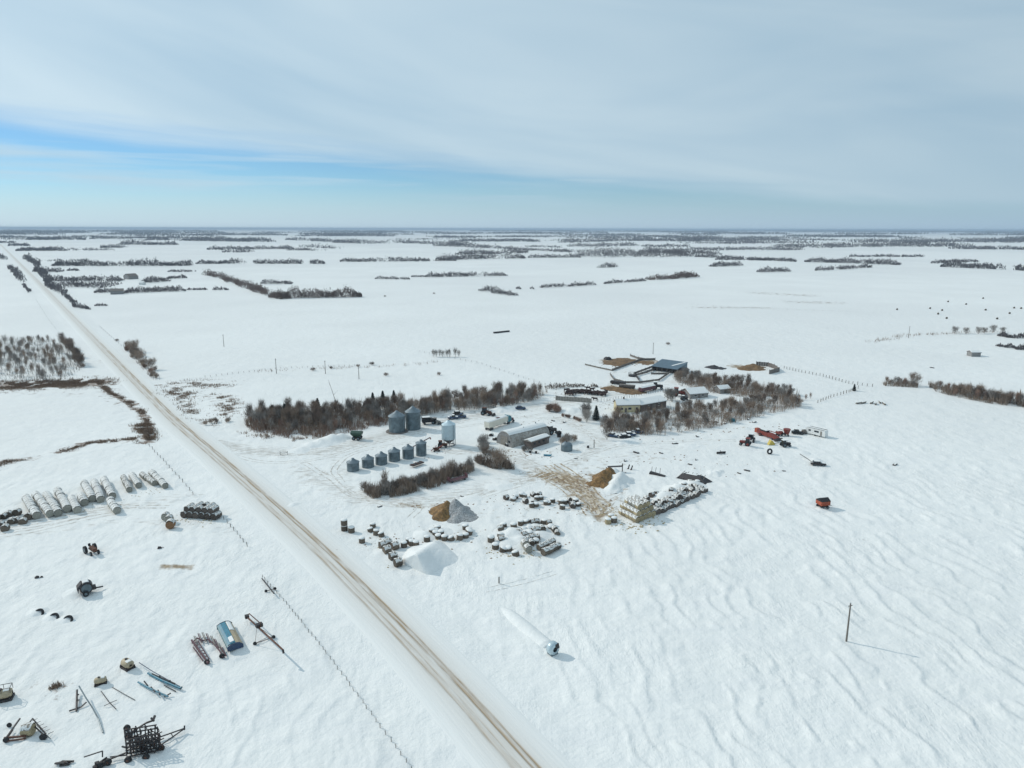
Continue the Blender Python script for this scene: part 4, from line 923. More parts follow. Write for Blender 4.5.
mound('snow_pile', [(620, 481, 3.1, 5.0), (616, 485, 2.6, 4.4), (612, 489, 1.7, 3.8), (614, 475, 2.3, 4.6)], 'drift', 'snow mound covering the back of the silage heap', None, 'structure', rough=.5)
for pts, lab in [([(312, 445, 1.2, 5), (322, 443, 1.7, 5.5), (332, 440, 2.3, 6.5), (341, 438, 1.8, 5), (300, 450, .8, 5)], 'row of ploughed snow piles left of the green grain cart'), ([(500, 410, 1.6, 6), (509, 409, 1.5, 6), (516, 407, 1.0, 5)], 'ploughed snow bank behind the truck and trailer'), ([(572, 412, 1.8, 8), (580, 413, 1.2, 6)], 'snow drift beside the red brown bushes'), ([(293, 505, .5, 3), (318, 515, .4, 3)], 'low snow lumps along the yard entrance'),
                 ([(470, 500, .6, 5), (500, 486, .6, 6)], 'low drift between the hedge and the bale field'), ([(646, 506, 1.6, 4.5), (664, 498, 1.9, 5.5), (678, 491, 2.0, 5.5), (692, 486, 1.6, 5), (672, 500, 1.6, 3), (685, 494, 1.6, 3)], 'drift lying over the back of the long bale stack'), ([(512, 535, 1.5, 6), (520, 541, 1.2, 5), (508, 541, 1.1, 5), (528, 534, 1.1, 5), (540, 535, 1.0, 5), (548, 529, .9, 4), (534, 527, .8, 4)], 'drift filling the middle of the central bale field'),
                 ([(440, 533, 1.0, 4), (425, 535, 1.0, 4), (397, 556, .9, 5), (385, 551, .9, 4)], 'drift blown against the bales behind the snow pile'), ([(630, 441, .9, 5), (622, 443, .7, 4)], 'low snow pile in front of the house grove'), ([(715, 474, 1.0, 3.5), (719, 472, .8, 3)], 'white snow lump right of the dark scrap heap'), ([(690, 446, .5, 6)], 'faint drift below the grove')]:
    mound('snow_pile', pts, 'drift', lab, None, 'structure', rough=.22)
# long snow covered storage bag
a = P(501, 605); b = P(549, 646); d = (b - a); L = d.length; mbb = MB(); nseg = 40; prof = []
vs = []
for i in range(nseg + 1):
    t = i / nseg; k_ = .82 + .18 * min(1, t * 2); r_ = 1.6 * k_ * (1 if t < .97 else .85)
    for j in range(9):
        th = math.pi * j / 8; vs.append((t * L, math.cos(th) * r_ * 1.2 + random.gauss(0, .01), math.sin(th) * r_ * .9 - .74 - .5 * max(0, 1 - t * 4) + random.gauss(0, .01)))
fs = [(i * 9 + j, i * 9 + j + 1, (i + 1) * 9 + j + 1, (i + 1) * 9 + j) for i in range(nseg) for j in range(8)] + [tuple(nseg * 9 + j for j in range(9))]
o = obj('grain_bag', meshof('grain_bag', MB().add(vs, fs), M['drift'], True), None, (a.x, a.y, g1(a.x, a.y)), math.atan2(d.y, d.x)); tag(o, 'long white snow covered grain bag lying on the open field', 'grain bag')
p = P(552.5, 654); t = thing('steel_tank', 'small silver tank with a dark round opening at the end of the grain bag', 'tank', (p.x, p.y, g1(p.x, p.y)), R(-55))
part('shell', MB().add(*(lambda n: ([(x, math.cos(2 * math.pi * j / n) * 1.3 * q, 1.25 + math.sin(2 * math.pi * j / n) * 1.3 * q) for x, q in ((-.7, .3), (-.6, .8), (-.35, 1), (.4, 1), (.75, .85), (.85, .4)) for j in range(n)], [(i * n + j, i * n + (j + 1) % n, (i + 1) * n + (j + 1) % n, (i + 1) * n + j) for i in range(5) for j in range(n)] + [tuple(range(n))]))(20)), 'galv_light', t, smooth=True)
part('opening', MB().box((.55, .45, 1.75), (.75, .9, .9), .2, -.3), 'steel_dark', t)  # dark box stands in for the shade inside the tank's hole
part('rim', MB().box((.0, 0, .15), (1.4, 1.6, .3)), 'galv', t)

# ---------------------------------------------------------------- steel bins
def steel_bin(label, px, py, r, hw, hr, group, mat='galv', hopper=False, ribs=False, base=False):
    p = P(px, py); p.y += r * .9
    t = thing('grain_bin' if not hopper else 'hopper_bin', label, 'grain bin', (p.x, p.y, g1(p.x, p.y)), R(-100), group)
    z0 = 2.6 if hopper else 0
    prof = []; n = int((hw - z0) / .28)
    for i in range(n + 1):
        z = z0 + (hw - z0) * i / n; prof += [(r + (.025 if i % 2 else -.02), z - (.15 if i == 0 and not hopper else 0))]
    part('wall', MB().lathe(prof, 32), mat, t)
    part('roof', MB().lathe([(r + .18, hw - .06), (r + .1, hw + .05), (r * .5, hw + hr * .55), (.45, hw + hr * .97), (.42, hw + hr)], 32), 'galv_roof' if mat == 'galv' else mat, t)
    part('roof_cap', MB().lathe([(.45, hw + hr), (.45, hw + hr + .1), (.12, hw + hr + .2)], 12), 'galv_roof', t)
    if ribs:
        m = MB()
        for k_ in range(20):
            a = 2 * math.pi * k_ / 20; m.beam((math.cos(a) * (r + .06), math.sin(a) * (r + .06), z0), (math.cos(a) * (r + .06), math.sin(a) * (r + .06), hw), .1, .08)
        part('stiffeners', m, 'galv_light' if mat == 'galv_light' else 'galv', t)
    if hopper:
        part('hopper_cone', MB().lathe([(.35, .7), (r, z0)], 28), 'steel_dark', t)
        for k_ in range(8):
            a = 2 * math.pi * (k_ + .5) / 8; part('leg', MB().beam((math.cos(a) * r, math.sin(a) * r, -.1), (math.cos(a) * r, math.sin(a) * r, z0 + .2), .16), 'galv', t)
        m = MB()
        for k_ in range(10): m.beam((math.cos(2 * math.pi * k_ / 10) * r * .9, math.sin(2 * math.pi * k_ / 10) * r * .9, .12), (math.cos(2 * math.pi * (k_ + 1) / 10) * r * .9, math.sin(2 * math.pi * (k_ + 1) / 10) * r * .9, .12), .15)
        part('skid_ring', m, 'steel_dark', t)
    else:
        d = part('door', MB().box((r + .03, 0, 1.1), (.1, .8, 1.5)), 'galv_roof', t)
    m = MB()
    a = R(60); x, y = math.cos(a) * (r + .12), math.sin(a) * (r + .12)
    for s in (-.2, .2): m.beam((x - s * math.sin(a), y + s * math.cos(a), .3), (x - s * math.sin(a), y + s * math.cos(a), hw), .04)
    for k_ in range(int(hw / .4)): m.beam((x - .2 * math.sin(a), y + .2 * math.cos(a), .4 + k_ * .4), (x + .2 * math.sin(a), y - .2 * math.cos(a), .4 + k_ * .4), .035)
    part('ladder', m, 'galv', t)
    if base: part('concrete_base', MB().lathe([(r + 1.3, -.2), (r + 1.2, .28), (r * .5, .3)], 28), 'boards', t)
    return t
gs = 'row of six small grain bins'
for (px, py, r, hw, hr), lab in zip([(352, 472, 2.05, 3.0, 1.2), (367, 468.5, 2.05, 3.0, 1.25), (380.5, 465.5, 2.05, 3.1, 1.25), (393.5, 462, 2.05, 3.5, 1.25), (407.5, 459.5, 2.05, 3.7, 1.25), (420.7, 456.5, 1.9, 4.7, 1.0)],
        ['small steel bin at the left end of the row of six', 'small steel bin second from left in the row of six', 'small steel bin third from left in the row of six', 'small steel bin fourth from left in the row of six', 'small steel bin fifth from left, beside the tallest of the row', 'tallest and narrowest bin at the right end of the row of six']):
    steel_bin(lab, px, py, r, hw, hr, gs, 'galv')
steel_bin('large steel bin on a concrete base, left one of the twin bins', 396, 433.5, 3.25, 6.6, 2.0, 'twin large bins', 'galv', base=True)
steel_bin('taller large steel bin, right one of the twin bins', 412.3, 430.5, 3.05, 7.4, 2.0, 'twin large bins', 'galv', base=False)
steel_bin('tall bright ribbed hopper bin on legs beside the red auger', 448.3, 447, 2.5, 8.3, 1.5, None, 'galv_light', hopper=True, ribs=True)
p = P(567, 452); t = thing('low_steel_tank', 'low dark steel tank with a flat cone top in the yard', 'tank', (p.x, p.y + 1.8, g1(p.x, p.y)))
part('wall', MB().lathe([(2.1, -.1), (2.15, .9), (2.12, 2.0), (1.9, 2.5)], 26), 'galv', t); part('roof', MB().lathe([(1.95, 2.48), (1.2, 3.1), (.3, 3.3)], 26), 'galv_roof', t)
part('hatch', MB().cyl((0, 0, 3.25), (0, 0, 3.5), .35, .3, 12), 'steel_dark', t)

# ---------------------------------------------------------------- vehicles and machines
def wheels(t, pts, r, w, rim='galv', name='wheel'):
    for c in pts:
        o = part(name, MB().wheel(c, r, w), 'black', t)
        part('rim', MB().wheel(c, r * .5, w + .05, n=10), rim, o)
def car(label, px, py, rz, mat, L=4.6, W=1.85, pick=False, snow=True, cat='car'):
    p = G(px, py); t = thing('parked_pickup' if pick else 'parked_car', label, cat, p, rz)
    h = L / 2
    prof = [(-h, .45), (-h, 1.0), (-h + .2, 1.1), (h * .35, 1.1), (h * .9, 1.0), (h, .8), (h, .4)]
    part('body', MB().prism(prof, -W / 2, W / 2), mat, t)
    if pick: cab = [(-.6, 1.08), (-.45, 1.85), (.55, 1.85), (1.15, 1.08)]
    else: cab = [(-h * .8, 1.08), (-h * .55, 1.62), (.35, 1.66), (1.05, 1.08)]
    part('cabin', MB().prism(cab, -W / 2 + .1, W / 2 - .1), 'glass', t)
    x0, x1 = cab[1][0], cab[2][0]
    part('roof', MB().box(((x0 + x1) / 2, 0, cab[1][1] + .06), (x1 - x0 + .1, W - .2, .12)), 'snow' if snow else mat, t)
    if snow: part('snow_on_hood', MB().box((h * .62, 0, 1.1), (h * .55, W * .9, .12)).box((-h * .8 if pick else -h * .9, 0, 1.12), (h * .35, W * .9, .12)), 'snow', t)
    wheels(t, [(sx * h * .62, sy * (W / 2 - .1), .36) for sx in (-1, 1) for sy in (-1, 1)], .37, .25)
    for s in (-1, 1): part('headlight', MB().box((h + .01, s * W * .36, .75), (.05, .3, .16)), 'white', t)
    return t
def tractor(label, px, py, rz, mat, s=1.0, cab=True, loader=False, cat='tractor', name='farm_tractor'):
    p = G(px, py); t = thing(name, label, cat, p, rz); t.scale = (s, s, s)
    part('hood', MB().prism([(.1, 1.0), (.1, 1.75), (2.0, 1.6), (2.15, 1.0)], -.4, .4), mat, t)
    part('chassis', MB().box((.5, 0, .9), (3.0, .5, .35)), 'steel_dark', t)
    if cab:
        part('cab', MB().prism([(-1.35, 1.2), (-1.25, 2.65), (-.05, 2.65), (.15, 1.2)], -.7, .7), 'glass', t); part('cab_roof', MB().box((-.65, 0, 2.74), (1.5, 1.6, .16)), mat if mat != 'steel_dark' else 'snow', t)
    else: part('seat', MB().box((-.7, 0, 1.5), (.5, .5, .1)).box((-.95, 0, 1.75), (.08, .5, .5)), 'steel_dark', t)
    wheels(t, [(-.8, -.95, .85), (-.8, .95, .85)], .85, .45, mat if mat in ('red', 'yellow') else 'galv', 'rear_wheel'); wheels(t, [(1.55, -.75, .5), (1.55, .75, .5)], .5, .3, 'galv', 'front_wheel')
    part('exhaust', MB().cyl((1.0, .25, 1.6), (1.0, .25, 2.4), .05, .05, 6), 'steel_dark', t)
    if loader:
        for q in (-.75, .75): part('loader_arm', MB().beam((.2, q, 1.7), (2.9, q, .6), .14), mat, t)
        part('bucket', MB().prism([(2.8, .1), (2.8, .9), (3.2, .9), (3.5, .1)], -1.1, 1.1), 'steel_dark', t)
    return t
def wagon(label, px, py, rz, mat, L=4, W=2.3, H_=1.7, top='black', name='grain_wagon', cat='wagon', peak=.5, wr=.45):
    p = G(px, py); t = thing(name, label, cat, p, rz)
    b = MB(); z0, z1, z2 = .55, 1.2, 1.2 + H_
    for x0, x1, w0, w1, a, c in ((L * .25, L / 2, W * .22, W / 2, z0, z1), (L / 2, L / 2, W / 2, W / 2, z1, z2)):
        vs = [(sx * x0, sy * w0, a) for sx, sy in ((-1, -1), (1, -1), (1, 1), (-1, 1))] + [(sx * x1, sy * w1, c) for sx, sy in ((-1, -1), (1, -1), (1, 1), (-1, 1))]
        b.add(vs, [(0, 1, 5, 4), (1, 2, 6, 5), (2, 3, 7, 6), (3, 0, 4, 7), (3, 2, 1, 0)])
    for x in np.linspace(-L / 2 + .1, L / 2 - .1, 5):
        for s in (-1, 1): b.beam((x, s * (W / 2 + .05), z1), (x, s * (W / 2 + .05), z2), .08)
    part('box', b, mat, t)
    part('cover', MB().prismx([(-W / 2 - .06, z2), (0, z2 + peak), (W / 2 + .06, z2), (W / 2 + .06, z2 - .12), (-W / 2 - .06, z2 - .12)], -L / 2 - .05, L / 2 + .05), top, t)
    part('frame', MB().beam((-L / 2, 0, .6), (L / 2 + 1.3, 0, .5), .16).box((0, 0, .55), (L * .7, W * .6, .14)), 'steel_dark', t)
    wheels(t, [(sx * L * .3, sy * W * .42, wr) for sx in (-1, 1) for sy in (-1, 1)], wr, .3)
    part('hitch', MB().beam((L / 2 + 1.2, 0, .5), (L / 2 + 1.7, 0, .3), .1), 'steel_dark', t)
    return t
def tankcart(label, px, py, rz, s=1.0, rail=False, name='liquid_tank'):
    p = G(px, py); t = thing(name, label, 'tank', p, rz); t.scale = (s, s, s)
    n = 16; vs = []; st = [(-1.5, .35), (-1.35, .75), (-1.0, .97), (0, 1.0), (1.0, .97), (1.35, .75), (1.5, .35)]
    for x, q in st: vs += [(x, math.cos(2 * math.pi * j / n) * 1.0 * q, 1.25 + math.sin(2 * math.pi * j / n) * .85 * q) for j in range(n)]
    part('tank_shell', MB().add(vs, [(i * n + j, i * n + (j + 1) % n, (i + 1) * n + (j + 1) % n, (i + 1) * n + j) for i in range(len(st) - 1) for j in range(n)] + [tuple(range(n)), tuple(range((len(st) - 1) * n, len(st) * n))[::-1]]), 'tan', t, smooth=True)
    part('lid', MB().cyl((-.3, 0, 2.05), (-.3, 0, 2.3), .3, .26, 12), 'steel_dark', t)
    part('cradle', MB().box((0, 0, .25), (3.0, 2.0, .5)).box((-1.2, 0, .6), (.15, 2.0, .6)).box((1.2, 0, .6), (.15, 2.0, .6)), 'steel_dark', t)
    part('snow_on_top', MB().prismx([(-.55, 2.0), (-.3, 2.14), (.3, 2.14), (.55, 2.0)], .2, 1.1), 'snow', t)
    if rail:
        m = MB()
        for s_ in (-.8, .8): m.beam((-1.4, s_, 2.6), (1.4, s_, 2.6), .08); [m.beam((x, s_, 1.6), (x, s_, 2.6), .07) for x in (-1.4, 0, 1.4)]
        m.beam((-1.4, -.8, 2.6), (-1.4, .8, 2.6), .08).beam((1.4, -.8, 2.6), (1.4, .8, 2.6), .08); part('rail', m, 'steel_dark', t)
    return t
def at(loc, px, py, z): return P(px, py, z + loc.z) - loc

# big brown auger, near left
o0 = G(262, 634); t = thing('grain_auger', 'long rusty grain auger on a wheeled A frame casting a long shadow', 'grain auger', o0)
lo = at(o0, 247, 617, 1.2); hi = at(o0, 283, 650, 3.1)
part('tube', MB().cyl(lo, hi, .17, .17, 10), 'rust', t)
part('hopper', MB().box(lo + Vector((0, 0, .1)), (.8, .9, .6), R(30)), 'steel_dark', t)
part('drive_frame', MB().beam(lo + Vector((.3, .5, .5)), lo.lerp(hi, .36) + Vector((.2, .5, .7)), .14).beam(lo.lerp(hi, .36) + Vector((.2, .5, .7)), lo.lerp(hi, .38), .12).beam(lo + Vector((.3, .5, .5)), lo, .12), 'rust', t)
part('motor', MB().box(lo.lerp(hi, .34) + Vector((.1, .2, .4)), (.9, 1.3, .7), R(-50)), 'steel_dark', t)
part('spout', MB().cyl(hi, hi + Vector((.1, -.1, -.6)), .22, .2, 8), 'steel_dark', t)
w1 = at(o0, 255, 643.5, .35); w2 = at(o0, 273.5, 637, .35); mid = lo.lerp(hi, .62)
part('axle', MB().beam(w1, w2, .1), 'rust', t)
for q in (w1, w2):
    part('strut', MB().beam(q, mid, .08).beam(q, lo.lerp(hi, .30), .07), 'boards_light', t); part('wheel', MB().wheel(q, .38, .2), 'black', t)
o0 = G(268, 588); t = thing('small_auger', 'small dark auger lying like a cross in the snow beside the fence', 'grain auger', o0)
part('tube', MB().cyl(at(o0, 262, 578.5, .4), at(o0, 274, 593.5, .8), .14, .14, 8), 'steel_dark', t); part('axle', MB().beam(at(o0, 266, 591, .3), at(o0, 275, 588.5, .3), .12), 'steel_dark', t)
for q in ((266, 591), (275, 588.5)): part('wheel', MB().wheel(at(o0, *q, .3), .32, .2), 'black', t)
# harrow
o0 = G(205, 650); t = thing('harrow', 'maroon harrow with rows of curved bars half sunk in snow', 'harrow', o0)
m = MB(); A1 = [(191.5, 641), (207, 663)]
m.beam(at(o0, 191.5, 640, .6), at(o0, 208, 663, .7), .28).beam(at(o0, 193, 647, .5), at(o0, 203, 661, .5), .16).beam(at(o0, 198, 641, .6), at(o0, 209, 659, .6), .16)
part('main_beam', m, 'maroon', t)
m = MB()
for k_ in range(7): a = k_ / 6; m.beam(at(o0, 192 + 13 * a, 643 + 17 * a, .2), at(o0, 196.5 + 13 * a, 642 + 17 * a, 1.0), .12)
part('cross_bars', m, 'maroon', t)
arc = [(192, 643), (197, 638), (203, 640.5), (208, 639.5), (213, 643), (219, 650), (223, 657)]
m = MB()
for a, b in zip(arc[:-1], arc[1:]): m.beam(at(o0, *a, .5), at(o0, *b, .5), .18)
part('rear_beam', m, 'maroon', t)
for k_, (x, y) in enumerate([(194, 636), (198, 633.5), (202, 632.5), (206, 633.5), (210.5, 636), (214, 639), (217.5, 643), (220.5, 647)]):
    part('tine_bar', MB().beam(at(o0, x, y, .8), at(o0, x + 3 + k_ * .3, y + 9, .5), .15).beam(at(o0, x + 1.5, y, .7), at(o0, x + 4 + k_ * .3, y + 9, .35), .1), 'maroon' if k_ % 2 else 'boards_light', t)
part('wheel', MB().wheel(at(o0, 222, 656, .45), .5, .35), 'black', t); part('wheel', MB().wheel(at(o0, 207, 662, .45), .5, .35), 'black', t)
# seed box
a = P(221.5, 629); b = P(233, 652.5); d = b - a; L = d.length; c = (a + b) / 2
t = thing('seed_wagon', 'blue seed box with a tan tarp over one side, near the maroon harrow', 'wagon', (c.x + .5, c.y + .2, g1(c.x, c.y)), math.atan2(d.y, d.x)); t.scale = (.92, .9, .8)
part('box', MB().prismx([(-1.5, .5), (-1.6, 1.5), (-.9, 1.9), (.2, 2.1), (.2, .5)], -L / 2, L / 2), 'teal', t)
part('lid', MB().prismx([(-1.35, 1.75), (-.85, 1.98), (.1, 2.16), (.1, 2.2), (-.9, 2.03), (-1.4, 1.8)], -L / 2 + .3, L / 2 - .3), 'blue', t)
part('tarp', MB().prismx([(.22, .6), (.22, 2.1), (.9, 1.95), (1.6, 1.3), (1.65, .6)], -L / 2 + .1, L / 2 - .1), 'tan', t)
part('end_plate', MB().prismx([(-1.6, .4), (-1.65, 1.55), (-.9, 2.0), (.3, 2.2), (1.0, 2.0), (1.7, 1.3), (1.7, .4)], L / 2, L / 2 + .12).prismx([(-1.6, .4), (-1.65, 1.55), (-.9, 2.0), (.3, 2.2), (1.0, 2.0), (1.7, 1.3), (1.7, .4)], -L / 2 - .12, -L / 2), 'navy', t)
part('snow_on_tarp', MB().prismx([(.25, 2.12), (.9, 1.97), (1.3, 1.62), (1.0, 2.05), (.4, 2.25)], -L / 2 + .3, -L * .08).prismx([(-.8, 2.06), (.1, 2.24), (0, 2.34), (-.7, 2.14)], L * .2, L * .42), 'snow', t)
wheels(t, [(sx * L * .32, sy * 1.2, .45) for sx in (-1, 1) for sy in (-1, 1)], .45, .3)
part('hitch', MB().beam((-L / 2, 0, .5), (-L / 2 - .9, -.3, .5), .18).box((-L / 2 - .5, -.6, .9), (.7, .8, .7)), 'steel_dark', t)
# tanks
tankcart('tan plastic tank with dark lid, joined to a long thin pole', 128, 669, R(-35), .85)
tankcart('smaller tan tank standing alone left of the joined one', 101, 685, R(25), .66)
tankcart('tan tank with a rail on top at the left picture edge', 4, 700, R(20), .95, rail=True)
# blue booms
def boom(name, label, cat, pts, r, mat, cross=(), wheel=None):
    o0 = G(*pts[0][:2]); t = thing(name, label, cat, o0); m = MB()
    for a, b in zip(pts[:-1], pts[1:]): m.cyl(at(o0, *a), at(o0, *b), r, r, 8)
    part('tube', m, mat, t)
    if cross:
        m = MB()
        for a, b in cross: m.beam(at(o0, *a), at(o0, *b), r * 1.1)
        part('frame', m, 'steel_dark', t)
    for q in (wheel or []): part('wheel', MB().wheel(at(o0, *q), .3, .2), 'black', t)
    return t
boom('drawbar', 'long thin dark pole running from the joined tan tank', 'pole', [(139, 662.5, .7), (152, 671, .5), (180, 686.5, .4)], .07, 'navy')
boom('sprayer_boom', 'thick blue boom lying beside the thin dark pole', 'boom', [(148, 673, .4), (160, 679.5, .5), (181, 688.5, .5)], .2, 'blue', [((152, 674, .6), (175, 684, .7)), ((180, 689, .5), (182, 687, .5)), ((158, 678, .2), (160, 676, .9)), ((168, 683, .2), (170, 680.5, .9))])
boom('sprayer_boom', 'shorter blue boom with bent ends below the thick one', 'boom', [(138, 682, .4), (150, 688.5, .5), (168, 696.5, .5)], .15, 'blue', [((144, 681, .9), (148, 686, .5)), ((164, 697, .3), (171, 693, .6)), ((151, 687, .2), (155, 692, .8)), ((158, 690, .2), (160, 695, .8))])
boom('iron_bar', 'short dark bar in the snow between the two blue booms', 'bar', [(164, 685, .25), (176, 691.5, .25)], .08, 'steel_dark')
boom('auger_tube', 'long pale curved tube leaning from the dark stand', 'tube', [(79, 686, 2.0), (86, 698, 1.4), (92, 707, .9), (98, 718, .5), (103, 732.5, .25)], .11, 'galv')
boom('iron_stand', 'dark iron stand with spread feet beside the pale curved tube', 'stand', [(76.5, 711, .2), (77, 690, .9)], .16, 'steel_dark', [((69, 711, .2), (81, 707, .3)), ((81, 707, .3), (86.5, 702, .6)), ((77, 700, .8), (79, 700, .2)), ((76, 695, .7), (79, 694.5, .7))])
boom('harrow_bar', 'thin bar with a cross piece lying right of the iron stand', 'bar', [(101, 691, .2), (109, 702, .25), (116, 709, .2)], .07, 'steel_dark', [((104, 706, .15), (112, 702, .4)), ((110, 703, .2), (117, 700, .2))])
boom('thin_pole', 'thin bent pole in the snow left of the blue booms', 'pole', [(112, 687, .15), (124, 694, .2), (135, 700, .15)], .06, 'boards')
# V shaped implement with a bale
o0 = G(22, 738); t = thing('hay_rake', 'V shaped dark hay rake frame around a tan bale', 'rake', o0)
part('left_arm', MB().beam(at(o0, 6, 738, .6), at(o0, 20, 718.5, .9), .2).beam(at(o0, 8, 737, .3), at(o0, 13, 730, .3), .15), 'steel_dark', t)
part('bottom_beam', MB().beam(at(o0, 4, 738, .5), at(o0, 26, 736, .6), .25).beam(at(o0, 7, 741, .3), at(o0, 26, 738.5, .3), .18), 'rust', t)
part('right_arm', MB().beam(at(o0, 30, 722, 1.2), at(o0, 47, 738, .5), .16).beam(at(o0, 33, 719, 1.6), at(o0, 46, 734, .9), .16).beam(at(o0, 29, 723, 1.2), at(o0, 33, 718, 1.6), .14), 'steel_dark', t)
for k_ in range(6): part('tine_bar', MB().beam(at(o0, 32 + k_ * 3.2, 721 + k_ * 2.6, 1.5 - k_ * .12), at(o0, 37.5 + k_ * 3.2, 718.5 + k_ * 2.6, 1.3 - k_ * .12), .05).beam(at(o0, 35 + k_ * 2.4, 724 + k_ * 2.4, 1.2), at(o0, 38 + k_ * 2.6, 726 + k_ * 2.6, .2), .06), 'steel_dark', t)
part('wheel', MB().wheel(at(o0, 43, 737, .5), .55, .3), 'black', t); part('wheel', MB().wheel(at(o0, 6, 740, .4), .45, .3), 'black', t)
bale(BL['hay_warm'], P(29, 735), 0, R(5), 'warm tan bale lying inside the V shaped rake', 'bale in the rake', 1.05)
p = G(9.5, 727); tag(obj('loose_wheel', meshof('loose_wheel', MB().cyl((0, -.12, .35), (0, .12, .35), .38, .38, 14), M['black']), None, p), 'small loose black wheel above the hay rake', 'wheel')
# big folded cultivator
o0 = G(140, 752); t = thing('field_cultivator', 'large black folded cultivator with curved arms and a long hitch', 'cultivator', o0)
q0 = at(o0, 127, 757, .7); q1 = at(o0, 161, 750, .7); q2 = at(o0, 158, 739, .7); q3 = at(o0, 126, 744, .7)
m = MB()
for k_ in range(5): m.beam(q0.lerp(q3, k_ / 4), q1.lerp(q2, k_ / 4), .16)
for k_ in range(8): m.beam(q0.lerp(q1, k_ / 7), q3.lerp(q2, k_ / 7), .14)
part('frame', m, 'steel_dark', t)
rc = random.Random(3)
for s_ in range(2):
    m = MB(); f0 = q0.lerp(q3, .2 + .6 * s_); f1 = q1.lerp(q2, .2 + .6 * s_); hgt = 3.1 if s_ else 2.6
    for k_ in range(11):
        b = f0.lerp(f1, k_ / 10); tp = b + Vector((rc.gauss(0, .15), .15, hgt * rc.uniform(.7, 1.05))); m.beam(b, tp, .15)
        m.beam(tp, tp + Vector((.5, -.5, -.3)), .12).beam(b.lerp(tp, .5), b.lerp(tp, .5) + Vector((.5, .4, .1)), .12)
    for z in (.45, .75, .95): m.beam(f0 + Vector((0, 0, hgt * z)), f1 + Vector((0, 0, hgt * z)), .15)
    part('folded_wing', m, 'steel_dark', t)
for k_ in range(58):
    b = q0.lerp(q1, rc.random()).lerp(q3.lerp(q2, rc.random()), rc.random()) + Vector((0, 0, rc.uniform(0, 1.7)))
    m = MB(); pv_ = b
    for j in range(4):
        a = j * .8; nx_ = b + Vector((.45 * math.sin(a), .1 * j, -.75 * j / 3 + .25 * math.cos(a))); m.beam(pv_, nx_, .09) if j else None; pv_ = nx_
    m.box(pv_, (.28, .22, .1)); part('shank', m, 'steel_dark' if k_ % 3 else 'rust', t)
part('upper_arm', MB().beam(at(o0, 130, 733, 1.6), at(o0, 146, 723, 2.2), .2).beam(at(o0, 146, 723, 2.2), at(o0, 153, 720.5, 2.2), .22).beam(at(o0, 153, 720.5, 2.2), at(o0, 155, 715.5, 2.6), .3).beam(at(o0, 151, 718, 2.4), at(o0, 154, 721, 2.2), .25), 'steel_dark', t)
part('hitch', MB().beam(at(o0, 160, 737, .8), at(o0, 184, 728.5, .6), .15).beam(at(o0, 161, 745, .8), at(o0, 184, 729, .6), .15).beam(at(o0, 184.5, 725.5, 1.1), at(o0, 184.5, 730, .5), .2).beam(at(o0, 171, 733, .7), at(o0, 173, 737, .7), .12), 'steel_dark', t)
part('drawn_bar', MB().beam(at(o0, 128, 752, .8), at(o0, 108, 760, .6), .18).beam(at(o0, 128, 748, .6), at(o0, 122, 746.5, .5), .2).beam(at(o0, 127, 755, .5), at(o0, 110, 757, .5), .14), 'steel_dark', t)
for q in ((127, 728, .6), (128, 736, .5), (128, 760, .5), (161, 748, .5), (146, 757, .5), (108, 762, .5)): o = part('wheel', MB().wheel(at(o0, *q), .52, .4), 'black', t); part('rim', MB().wheel(at(o0, *q), .22, .45, n=8), 'rust', o)
o0 = G(96, 762); t = thing('plough_frame', 'dark plough frame with a raised square bracket at the bottom edge', 'plough', o0)
part('main_bar', MB().beam(at(o0, 93, 767, .5), at(o0, 107, 757.5, .8), .22).beam(at(o0, 84, 757, 1.2), at(o0, 102.5, 751, 1.7), .14).beam(at(o0, 102.5, 751, 1.7), at(o0, 102.5, 757, .8), .14), 'steel_dark', t)
for q in ((97, 764), (101, 764), (105, 763), (95, 768)): part('share', MB().box(at(o0, *q, .4), (.6, .4, .7), R(30)), 'steel_dark', t)
part('wheel', MB().wheel(at(o0, 99, 766, .5), .55, .3), 'black', t)
o0 = G(64, 765); t = thing('scrap_iron', 'small pile of black scrap iron at the bottom edge', 'scrap', o0); m = MB()
for k_ in range(6): m.beam((rc.uniform(-1.3, 0), rc.uniform(-.3, .3), rc.uniform(.1, .4)), (rc.uniform(.2, 1.5), rc.uniform(-.4, .4), rc.uniform(.1, .6)), .2)
part('bars', m, 'steel_dark', t); part('plate', MB().box((.3, -.2, .2), (1.4, .6, .15), .2), 'steel_dark', t)
# half buried tyres
def tyre_mesh(r, w):
    m = MB(); n = 20; k = 8; vs = []
    for i in range(n):
        a = 2 * math.pi * i / n
        for j in range(k): b = 2 * math.pi * j / k; q = r - w / 2 + math.cos(b) * w / 2; vs.append((q * math.cos(a), q * math.sin(a), math.sin(b) * w * .55))
    return m.add(vs, [(i * k + j, ((i + 1) % n) * k + j, ((i + 1) % n) * k + (j + 1) % k, i * k + (j + 1) % k) for i in range(n) for j in range(k)])
for x, y, l in [(39, 614, 'half buried black tyre, leftmost of three in a row'), (54, 618.5, 'half buried black tyre, middle of three in a row'), (68, 621, 'half buried black tyre, rightmost of three in a row')]:
    p = G(x, y, .05); o = obj('tractor_tyre', meshof('tractor_tyre', tyre_mesh(1.1, .5), M['black'], True), None, p); o.rotation_euler = (R(50), R(12), R(-15)); tag(o, l, 'tyre', 'three half buried tyres')
    mound('snow_pile', [(x - 1, y - 2, .75, 2.4)], 'drift', 'small drift behind the tyre', None, 'structure', res=12, rough=.1)
